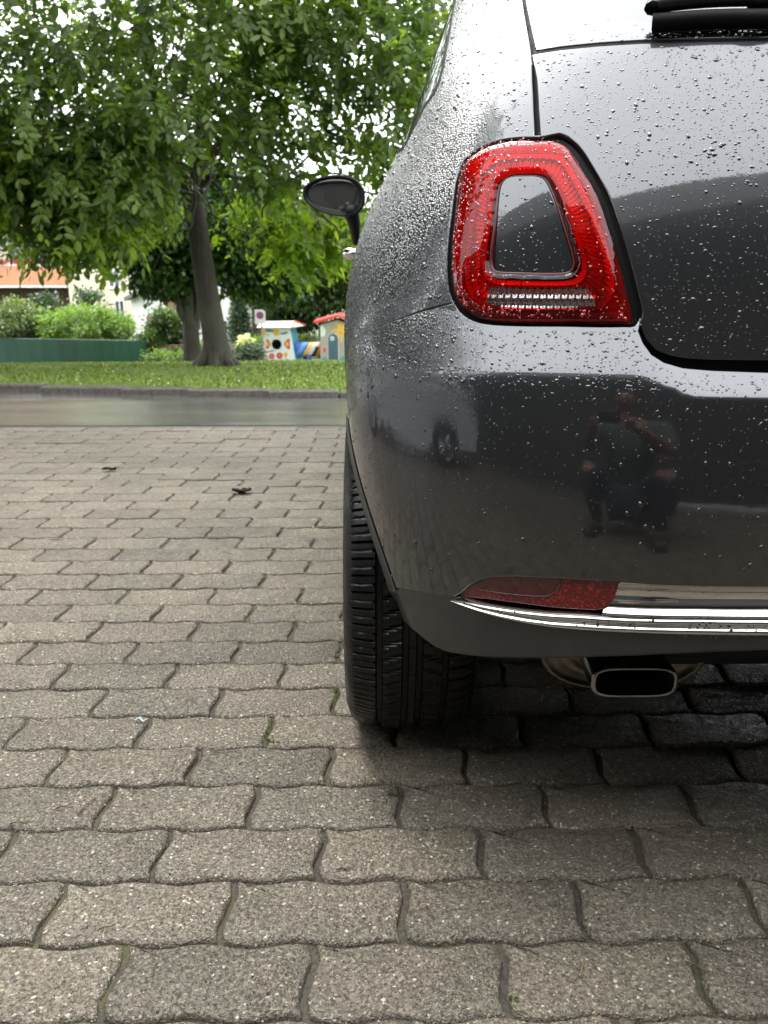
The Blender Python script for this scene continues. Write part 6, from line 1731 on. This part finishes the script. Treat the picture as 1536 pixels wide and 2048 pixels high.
    # right playhouse
    t = thing('playhouse', 'grey concrete playhouse with a slate blue arched door, painted sun and red gabled roof', 'playhouse', (X(670), D, zg))
    mb = MB(); mb.prism([(X(640), zg - .1), (X(720), zg - .1), (X(720), Z(656)), (X(676), Z(640)), (X(641), Z(650))], D, D + 1.5); mb.build('wall', GR, t)
    mb = MB(); mb.prism([(X(628), Z(644.5)), (X(628), Z(642.5)), (X(676), Z(629.5)), (X(730), Z(645)), (X(730), Z(649)), (X(676), Z(633.5)), (X(634), Z(646.5))], D - .18, D + 1.7); mb.build('roof', RD, t)
    def arch(mb, x0, x1, ytop, y0, y1, grow_=0.0):
        a, b = X(x0) - grow_, X(x1) + grow_; w = (b - a) / 2; zt = Z(ytop) + grow_ - w
        mb.prism([(a, zg - .05), (b, zg - .05)] + [((a + b) / 2 + w * math.cos(q), zt + w * math.sin(q)) for q in np.linspace(0, math.pi, 14)], y0, y1)
    mb = MB(); arch(mb, 656.5, 676, 667.5, D - .010, D + .002, .025); fr = mb.build('door_surround', pm('pale_grey_paint', (.48, .50, .46)), t)
    mb = MB(); arch(mb, 656.5, 676, 667.5, D - .016, D - .0101); dr = mb.build('door', DB, t)
    mb = MB(); flat_disc(mb, (X(664.5), D - .0165, Z(677)), .078, 16, .004); mb.build('painted_face', pm('pale_blue_paint', (.50, .60, .64)), dr)
    mb = MB(); mb.prism([(X(660.5), Z(676.6)), (X(668.5), Z(676.6)), (X(668.5), Z(677.6)), (X(660.5), Z(677.6))], D - .0225, D - .0206); mb.prism([(X(662), Z(679.6)), (X(667), Z(679.6)), (X(667), Z(680.2)), (X(662), Z(680.2))], D - .0225, D - .0206); mb.build('painted_line', DB, dr)
    sx, sz = X(683), Z(657); mb = MB(); flat_disc(mb, (sx, D - .001, sz), .13, 18, .006)
    for a in np.radians([100, 128, 195, 222, 248, 268, 292, 320, 345, 20, 60]):
        L = .36 if a < 3.6 else .46; d = np.array([math.cos(a), math.sin(a)]); n2 = np.array([-d[1], d[0]]); c0 = np.array([sx, sz])
        p = [c0 + d * .08 + n2 * .045, c0 + d * .08 - n2 * .045, c0 + d * L - n2 * .02, c0 + d * L + n2 * .02]
        p = [(x, min(z, Z(650) if x < X(660) else Z(645))) for x, z in p]; mb.prism(p, D - .004, D)
    mb.build('painted_sun', OC, t)
    mb = MB(); mb.prism([(X(641), Z(651)), (X(648), Z(653)), (X(652), Z(662)), (X(650), Z(671)), (X(644), Z(674)), (X(641), Z(671))], D - .004, D); mb.build('painted_cloud', WH, t)
    mb = MB(); mb.prism([(X(642), zg), (X(653), zg), (X(652), Z(716)), (X(647), Z(714)), (X(642), Z(717))], D - .004, D); mb.prism([(X(680), zg), (X(690), zg), (X(690), Z(713)), (X(684), Z(712)), (X(680), Z(716))], D - .004, D); mb.build('painted_grass', TL, t)
    mb = MB(); flat_disc(mb, (X(648.5), D - .001, Z(699)), .05, 10, .004); flat_disc(mb, (X(648), D - .001, Z(703)), .035, 10, .005); mb.build('painted_flower', RD, t)
    fix_children(t)
    # no parking sign
    Ds = 27.2; z0 = land_z(Ds); t = thing('parking_sign', 'white sign plate with a blue and red no parking disc on a post', 'sign', (X(525, Ds), Ds, z0))
    met = simple('galvanised_post', (.30, .29, .28), .4, .6)
    mb = MB(); px_ = X(525, Ds); mb.tube([(px_, Ds, z0 - .1), (px_, Ds, Z(620, Ds))], .03, 8); mb.build('post', met, t)
    mb = MB(); mb.box((X(512, Ds), Ds - .05, Z(648, Ds)), (X(533, Ds), Ds - .03, Z(619, Ds))); pl = mb.build('plate', simple('white_sign_plate', (.74, .73, .72), .35), t)
    cx, cz = X(522.3, Ds), Z(630.5, Ds)
    mb = MB(); flat_disc(mb, (cx, Ds - .051, cz), .118, 24, .003); mb.build('disc', RD, pl)
    mb = MB(); flat_disc(mb, (cx, Ds - .0545, cz), .083, 24, .003); mb.build('disc', BL, pl)
    mb = MB(); d = .083 / math.sqrt(2); mb.prism([(cx - d - .012, cz + d - .012), (cx - d + .012, cz + d + .012), (cx + d + .012, cz - d + .012), (cx + d - .012, cz - d - .012)], Ds - .060, Ds - .0576); mb.build('bar', RD, pl)
    fix_children(t)
playhouses()

def yard_behind():
    """What stands behind the photographer and shows in the wet paint: a house wall with an open garage and a car."""
    W = render_mat('dark_house_render', (.060, .058, .056)); Dk = simple('dark_brown_timber', (.040, .036, .034), .75)
    t = thing('garage_house', 'dark rendered house with a wide garage door behind the photographer', 'building', (1.5, -4, 0))
    mb = MB(); mb.box((-13, -7.5, -.1), (-.55, -2.1, 2.9)); mb.build('wall', W, t)
    mb = MB(); mb.box((4.2, -7.5, -.1), (8.5, -2.1, 2.9)); mb.build('wall', W, t)
    mb = MB(); mb.box((-.55, -7.5, 2.5), (4.2, -2.1, 2.9)); mb.build('wall', W, t)
    for k in range(13):
        mb = MB(); mb.box((-.54, -2.16, .02 + k * .19), (4.19, -2.13, .2095 + k * .19)); mb.build('door_slat', Dk, t)
    mb = MB(); mb.prism([(-13.8, 2.9), (9.3, 2.9), (9.3, 3.02), (-2.2, 4.0), (-13.8, 3.02)], -8, -1.62); mb.build('roof', MB_TILE, t)
    mb = MB(); mb.tube([(-13.8, -1.56, 2.94), (9.3, -1.56, 2.94)], .07, 8); mb.build('gutter', Dk, t)
    fix_children(t)
yard_behind()

def right_shade_wall():
    t = thing('added_shade_wall', 'unseen tall dark wall added right of the car to shade the ground', 'wall', (3.0, 1, 0))  # out of view, added to block light and darken the ground here
    mb = MB(); mb.box((2.9, -2.08, -.1), (3.1, 4.2, 2.6)); mb.build('wall', render_mat('dark_wall_render', (.10, .095, .088)), t)
    mb = MB(); mb.box((2.84, -2.07, 2.604), (3.16, 4.24, 2.68), bev=.01); mb.build('coping', MB_TILE, t)
    fix_children(t)
right_shade_wall()

def neighbour_car():
    t = thing('neighbour_car', 'silver car parked to the left, seen only as a reflection in the grey bumper', 'car', (-3.3, 1.35, 0))
    body_m = simple('silver_car_paint', (.62, .63, .64), .3, .1, .05, 4, coat=1.0, coat_rough=.03)
    side = [(-2.0, .28), (-2.05, .55), (-1.98, .80), (-1.70, .93), (1.15, .95), (1.75, .84), (2.05, .70), (2.10, .45), (2.0, .26)]
    cab = [(-1.85, .93), (-1.55, 1.28), (-1.1, 1.42), (-.1, 1.45), (.45, 1.36), (1.15, .95)]
    def wheelcut(yc, R=.34, n=14): return [(yc + R * math.cos(a), .30 + R * math.sin(a)) for a in np.linspace(-.12, math.pi + .12, n)]
    out = [(-2.0, .28), (-1.61, .26)][:1] + wheelcut(-1.25)[::-1] + wheelcut(1.25)[::-1] + side[::-1][0:]
    def slab(poly, hw, hw_top=None, zt=None):
        n = len(poly); f = lambda z: hw if zt is None else hw + (hw_top - hw) * np.clip((z - .93) / (1.45 - .93), 0, 1)
        mb = MB(); V = [(-f(z), y, z) for y, z in poly] + [(f(z), y, z) for y, z in poly]
        mb.add(V, [tuple(range(n)), tuple(range(2 * n - 1, n - 1, -1))] + [(i, (i + 1) % n, (i + 1) % n + n, i + n) for i in range(n)]); return mb
    o = slab(out, .84).build('body', body_m, t, loc=(0, 0, 0)); o2 = slab(cab, .82, .62, 1).build('cabin', body_m, t)
    gl = CM['side_glass']
    for s in (-1, 1):
        for poly in ([(-1.50, .985), (-1.30, 1.28), (-1.0, 1.36), (-.36, 1.385), (-.36, .985)], [(-.28, .985), (-.28, 1.385), (.10, 1.36), (.42, 1.27), (.86, .985)]):
            f = lambda z: .82 - .20 * (z - .93) / .52 + .006
            mb = MB(); n = len(poly); mb.add([(s * f(z), y, z) for y, z in poly] + [(s * (f(z) - .03), y, z) for y, z in poly], [tuple(range(n)), tuple(range(2 * n - 1, n - 1, -1))] + [(i, (i + 1) % n, (i + 1) % n + n, i + n) for i in range(n)]); mb.build('side_window', gl, t)
        for yc in (-1.25, 1.25):
            w = bpy.data.objects.new('wheel', ty); COL.objects.link(w); w.parent = t; w.location = (s * .74, yc, .287); w.rotation_euler = (0, 0, 0 if s < 0 else math.pi); link('rim', rim_me, w)
    for s in (-.55, .55):
        mb = MB(); mb.box((s - .16, 2.02, .60), (s + .16, 2.09, .72), bev=.02); mb.build('headlamp', CM['chrome'], t)
neighbour_car()
# ---------------------------------------------------------------- the photographer, crouching behind the camera (seen as a faint reflection)
def skin(name, pts, edges, radii, mat, parent, root=0, sub=2):
    me = bpy.data.meshes.new(name); me.from_pydata([tuple(p) for p in pts], edges, [])
    o = link(name, me, parent); me.materials.append(mat)
    md = o.modifiers.new('skin', 'SKIN'); sv = me.skin_vertices[0].data
    for i, r in enumerate(radii): sv[i].radius = (r, r) if not isinstance(r, tuple) else r; sv[i].use_root = i == root
    md.use_smooth_shade = True
    s = o.modifiers.new('sub', 'SUBSURF'); s.levels = sub; s.render_levels = sub
    return o

def photographer():
    skin_m = Mat('skin').set(color=(.26, .15, .11), rough=.5, sub=.05).m
    shirt = simple('green_grey_tshirt', (.06, .08, .072), .85); jeans = simple('dark_jeans', (.035, .045, .07), .85); hair = simple('short_brown_hair', (.05, .032, .02), .7); shoe = simple('dark_shoes', (.03, .03, .03), .6)
    t = thing('person', 'crouching photographer in a green t-shirt holding up a phone, mirrored faintly in the bumper', 'person', (0, -.55, 0))
    oy = -.55
    W = lambda x, y, z: (x, y, z)
    # body: pelvis low on the heels, knees up and forward, arms bent to the phone at eye height
    P = [W(0, oy - .08, .30), W(0, oy - .07, .45), W(0, oy - .02, .62), W(0, oy + .01, .76), W(0, oy + .03, .86)]
    R = [.150, .135, .150, .125, .062]; E = [(0, 1), (1, 2), (2, 3), (3, 4)]
    for s in (-1, 1):
        b = len(P); P += [W(s * .10, oy - .06, .28), W(s * .24, oy + .20, .50), W(s * .22, oy + .10, .26), W(s * .20, oy + .04, .08), W(s * .21, oy + .12, .04), W(s * .23, oy + .22, .035)]
        R += [.095, .068, .055, .040, .042, .036]; E += [(0, b), (b, b + 1), (b + 1, b + 2), (b + 2, b + 3), (b + 3, b + 4), (b + 4, b + 5)]
        b = len(P); P += [W(s * .19, oy + .02, .78), W(s * .25, oy + .14, .62), W(s * .17, oy + .34, .70), W(s * .115, oy + .44, .755)]
        R += [.062, .045, .036, .027]; E += [(3, b), (b, b + 1), (b + 1, b + 2), (b + 2, b + 3)]
    body_o = skin('body', P, E, R, skin_m, t)
    # clothes follow the same bones a little wider
    def sel(idx, grow_, name, mat):
        mp = {i: k for k, i in enumerate(idx)}; e = [(mp[a], mp[b]) for a, b in E if a in mp and b in mp]
        skin(name, [P[i] for i in idx], e, [R[i] + grow_ for i in idx], mat, t)
    sel([0, 1, 2, 3, 11, 12, 21, 22], .014, 'tshirt', shirt)
    sel([0, 5, 6, 7, 8, 15, 16, 17, 18], .013, 'jeans', jeans)
    for s, b in ((-1, 8), (1, 18)): skin('shoe', [W(s * .20, oy + .02, .045), W(s * .21, oy + .12, .045), W(s * .235, oy + .25, .038)], [(0, 1), (1, 2)], [.048, .050, .040], shoe, t)
    # head with face
    import bmesh
    bm = bmesh.new(); bmesh.ops.create_uvsphere(bm, u_segments=32, v_segments=24, radius=1)
    hc = np.array([0, oy + .07, 1.00])
    for v in bm.verts:
        x, y, z = v.co; w = 1 - .22 * max(0, -z) ** 1.4
        yy = y * .098 * w + (.012 if y > .75 and abs(x) < .18 and -.35 < z < .12 else 0) + (-.006 if y > .7 and .15 < abs(x) < .5 and .0 < z < .25 else 0)
        v.co = (x * .074 * w, yy, z * .118)
    for s in (-1, 1):
        r = bmesh.ops.create_uvsphere(bm, u_segments=10, v_segments=8, radius=1)
        for v in r['verts']: v.co = (s * .076 + v.co.x * .010, v.co.y * .018 - .005, v.co.z * .030 - .01)
    me = bpy.data.meshes.new('head'); bm.to_mesh(me); bm.free(); me.materials.append(skin_m); me.polygons.foreach_set('use_smooth', [True] * len(me.polygons))
    hd = link('head', me, t, hc)
    mb = MB()
    for s in (-1, 1): mb.tube([hc + [s * .030, .088, .012], hc + [s * .030, .094, .012]], [.011, .009], 10)
    mb.build('eyes', simple('dark_eyes', (.03, .02, .015), .2), t); mb = MB(); mb.tube([hc + [-.024, .084, -.052], hc + [0, .093, -.054], hc + [.024, .084, -.052]], [.003, .006, .003], 8); mb.build('mouth', simple('lips', (.32, .12, .10), .5), t)
    bm = bmesh.new(); bmesh.ops.create_uvsphere(bm, u_segments=28, v_segments=20, radius=1)
    for v in bm.verts: v.co = (v.co.x * .082, v.co.y * .106 - .008, v.co.z * .125 + .006)
    bmesh.ops.delete(bm, geom=[v for v in bm.verts if v.co.z < .012 + (.055 if v.co.y > .045 else 0) - (.04 if v.co.y < -.03 else 0)], context='VERTS')
    me = bpy.data.meshes.new('hair'); bm.to_mesh(me); bm.free(); me.materials.append(hair); me.polygons.foreach_set('use_smooth', [True] * len(me.polygons)); link('hair', me, t, hc)
    # hands: palm and five fingers each, closed round the phone's ends
    for s in (-1, 1):
        w = np.array(P[(14 if s == -1 else 24)]) if False else np.array([s * .115, oy + .44, .755])
        p = [w, w + [-s * .012, .035, .012], w + [-s * .020, .060, .020]]; e = [(0, 1), (1, 2)]; r = [.024, (.030, .018), (.030, .016)]
        skin('hand', p, e, r, skin_m, t, sub=2)
        for k in range(4):
            z0 = .792 - .018 * k; ln = [.9, 1.0, .95, .75][k]
            a = np.array([s * .092, -.058, z0 - .004]); f = [a - [s * -.004, .02, 0], a, a + [-s * .004, .030 * ln, .002], a + [-s * .020 * ln, .043, .002], a + [-s * .034 * ln, .044, .001]]
            f = [q if q[1] < -.006 else q * [1, 0, 1] + [0, -.0105, 0] for q in f]
            skin('finger', f, [(i, i + 1) for i in range(4)], [.0095, .0092, .0086, .0080, .0066], skin_m, t, sub=1)
        a = np.array([s * .088, -.075, .765]); skin('thumb', [a + [s * .012, -.015, -.01], a, a + [-s * .022, .012, .014], a + [-s * .040, .016, .022]], [(0, 1), (1, 2), (2, 3)], [.012, .0115, .010, .0082], skin_m, t, sub=1)
    fix_children(t)
    ph = thing('phone', 'dark phone held sideways in both hands of the crouching photographer', 'phone', (0, -.03, .781))
    mb = MB(); mb.box((-.071, -.036, .752), (.071, -.028, .816), bev=.003); mb.build('case', simple('dark_phone_case', (.02, .02, .022), .3), ph)
    mb = MB(); mb.box((-.064, -.0375, .756), (.064, -.0362, .812)); mb.build('screen', Mat('phone_screen').set(color=(.02, .02, .02), rough=.1).m, ph)
    fix_children(ph)
photographer()
# ---------------------------------------------------------------- litter on the paving
def ground_pt(x, y):
    d = CAM_F * F_PX + CAM_R * (x - IMG_W / 2) - CAM_U * (y - IMG_H / 2); return CAM_LOC + d * (-CAM_LOC[2] / d[2])

def small_things():
    r = np.random.default_rng(77)
    dark = simple('wet_dead_leaf', (.018, .012, .008), .75, spec=.15); tw = simple('brown_twig', (.11, .065, .035), .6); pale = simple('dry_needle', (.22, .15, .08), .6)
    gr = MAT_HORN
    def curled_leaf(x, y, s, label, seed):
        rr = np.random.default_rng(seed); c = ground_pt(x, y); n = 9; V, Fc = [], []
        for i in range(n):
            for j in range(n):
                u, v = i / (n - 1) * 2 - 1, j / (n - 1) * 2 - 1; w = math.sqrt(max(0, 1 - u * u)) * .55
                V.append((c[0] + u * s, c[1] + v * w * s, .004 + .20 * s * (abs(v) ** 2 * .8 + .4 * math.sin(u * 4 + seed)) + s * .3 * rr.random() + .05 * s))
        Fc = [(i * n + j, (i + 1) * n + j, (i + 1) * n + j + 1, i * n + j + 1) for i in range(n - 1) for j in range(n - 1)]
        V = np.array(V); o = link('dead_leaf', set_mesh('dead_leaf', V - [c[0], c[1], 0], Fc, mats=[dark]), None, (c[0], c[1], 0)); tag(o, label, 'leaf', 'dead leaves on the paving')
    curled_leaf(219, 943, .030, 'small black curled leaf on the paving, farther of the two', 3)
    curled_leaf(484, 988, .036, 'crumpled dark leaf on the paving, nearer and larger of the two', 5)
    # twigs, needles: thin tubes lying on the stones
    spots = [(178, 1610, .028, 75, 'thin brown twig lying upright on the paver left of the wheel'), (128, 1618, .012, 25, 'short dark twig on the left paver beside the thin brown one'), (112, 1082, .020, 2, 'straight dark twig lying far off on the left pavers'), (455, 1108, .014, -30, 'reddish twig on the pavers behind the nearer dead leaf'), (1395, 1940, .014, -35, 'orange needle on the nearest paver at the lower right'),
             (860, 1828, .012, -70, 'dark red needle on the paver below the wheel'), (293, 1615, .010, -45, 'tiny dark twig in the middle of a left paver'), (690, 1743, .012, 5, 'brown needle along the joint under the wheel'), (40, 1650, .014, 10, 'dark twig at the left edge of the paving'), (1165, 1940, .012, 70, 'curved orange needle in the lower right paver'), (215, 1860, .010, 20, 'dark needle on the second row from the bottom')]
    for i, (x, y, L, a, lab) in enumerate(spots):
        c = ground_pt(x, y); a = math.radians(a); d = np.array([math.cos(a), math.sin(a), 0]); nrm = np.array([-d[1], d[0], 0])
        mb = MB(); rad = .0011 if L < .02 else .0013
        mb.tube([c - d * L + [0, 0, .0042], c - d * L * .3 + nrm * L * .08 + [0, 0, .0055], c + d * L * .4 - nrm * L * .05 + [0, 0, .0045], c + d * L + nrm * L * .04 + [0, 0, .0048]], [rad, rad * .9, rad * .8, rad * .4], 6)
        mb.build('twig', tw if i % 3 else pale, None, smooth=True, label=lab, cat='twig', group='twigs and needles on the paving', loc=(c[0], c[1], 0))
    # sprigs of green growing in the joints
    for i, (x, y, s, n, lab) in enumerate([(787, 1592, .011, 12, 'small green weed in the joint just below the wheel'), (1027, 1998, .008, 8, 'green sprig in a joint near the bottom of the picture'), (539, 1483, .012, 14, 'tuft of moss and weed in the joint left of the wheel'), (1338, 1170, .0, 0, '')][:3]):
        c = ground_pt(x, y); P = c + r.normal(0, s * .45, (n, 3)) * [1, 1, 0] + [0, 0, .001]; D = unit(r.normal(0, .7, (n, 3)) * [1, 1, .3] + [0, 0, .5])
        me = place_leaves(P - [c[0], c[1], 0], D, unit(r.normal(0, 1, (n, 3))), s * (.5 + .5 * r.random(n)), .4 + .6 * r.random(n), 'weed', gr, lo=False, wide=1.1)
        tag(link('weed', me, None, (c[0], c[1], 0)), lab, 'weed', 'weeds growing in the paving joints')
    # bluish scrap of plastic
    c = ground_pt(283, 1446); mb = MB(); mb.tube([[-.012, 0, .006], [-.004, .004, .009], [.004, -.003, .006], [.012, .003, .008]], [.0015, .0026, .0022, .001], 6, squash=.4)
    o = mb.build('plastic_scrap', simple('pale_blue_plastic', (.35, .50, .50), .4), None, label='tiny pale blue scrap of plastic on a paver joint', cat='litter'); o.location = (c[0], c[1], 0)
    # moss cushions in the joints (uncountable)
    V, T = [], []; n = 0; mossm = simple('joint_moss', (.060, .068, .018), .95, 0, .4, 80)
    lines = [(1175, 1232, 1180, 1255), (585, 1225, 600, 1262), (665, 1365, 676, 1425), (536, 1430, 545, 1492), (680, 1255, 690, 1290), (500, 1222, 690, 1225), (600, 1268, 690, 1262), (620, 1310, 690, 1308), (1240, 1000, 1240, 1000)]
    for (x0, y0, x1, y1) in lines[1:8]:
        for k in range(120):
            t = r.random(); c = ground_pt(x0 + (x1 - x0) * t, y0 + (y1 - y0) * t) + r.normal(0, .0028, 3) * [1, 1, 0]; s = .0012 + .0022 * r.random(); h = s * (1 + r.random())
            V += [(c[0] - s, c[1] - s, -.004), (c[0] + s, c[1] - s, -.004), (c[0], c[1] + s, -.004), (c[0], c[1], h - .003)]; T += [(n, n + 1, n + 3), (n + 1, n + 2, n + 3), (n + 2, n, n + 3)]; n += 4
    o = link('moss', fast_mesh('moss', V, T, [mossm], smooth=True)); tag(o, 'olive moss filling the paving joints beside the tyre', 'moss', kind='stuff')
    # loose grit: pale and dark grains sitting on the stones near the camera
    for name, colr, cnt, seed, lab in (('grit', (.50, .47, .41), 2600, 1, 'pale grit grains strewn over the paving'), ('dark_grit', (.03, .027, .023), 2600, 2, 'dark grains and crumbs strewn over the paving')):
        rr = np.random.default_rng(seed); V, T = [], []
        Y = .3 + 2.6 * rr.random(cnt) ** 1.3; X = (rr.random(cnt) * 2 - 1) * (.30 + Y * .55); S = np.clip(np.exp(rr.normal(math.log(.0009), .4, cnt)), .0004, .0024)
        octv = np.array([(1, 0, 0), (-1, 0, 0), (0, 1, 0), (0, -1, 0), (0, 0, .6), (0, 0, -.6)]); octt = np.array([(0, 2, 4), (2, 1, 4), (1, 3, 4), (3, 0, 4), (2, 0, 5), (1, 2, 5), (3, 1, 5), (0, 3, 5)])
        Vv = (octv[None] * (S[:, None, None]) * (.7 + .6 * rr.random((cnt, 6, 1))) + np.stack([X, Y, 0 * X + .0022], 1)[:, None]).reshape(-1, 3); Tt = (octt[None] + (np.arange(cnt) * 6)[:, None, None]).reshape(-1, 3)
        tag(link(name, fast_mesh(name, Vv, Tt, [simple(name + '_stone', colr, .6)])), lab, 'grit', kind='stuff')
small_things()
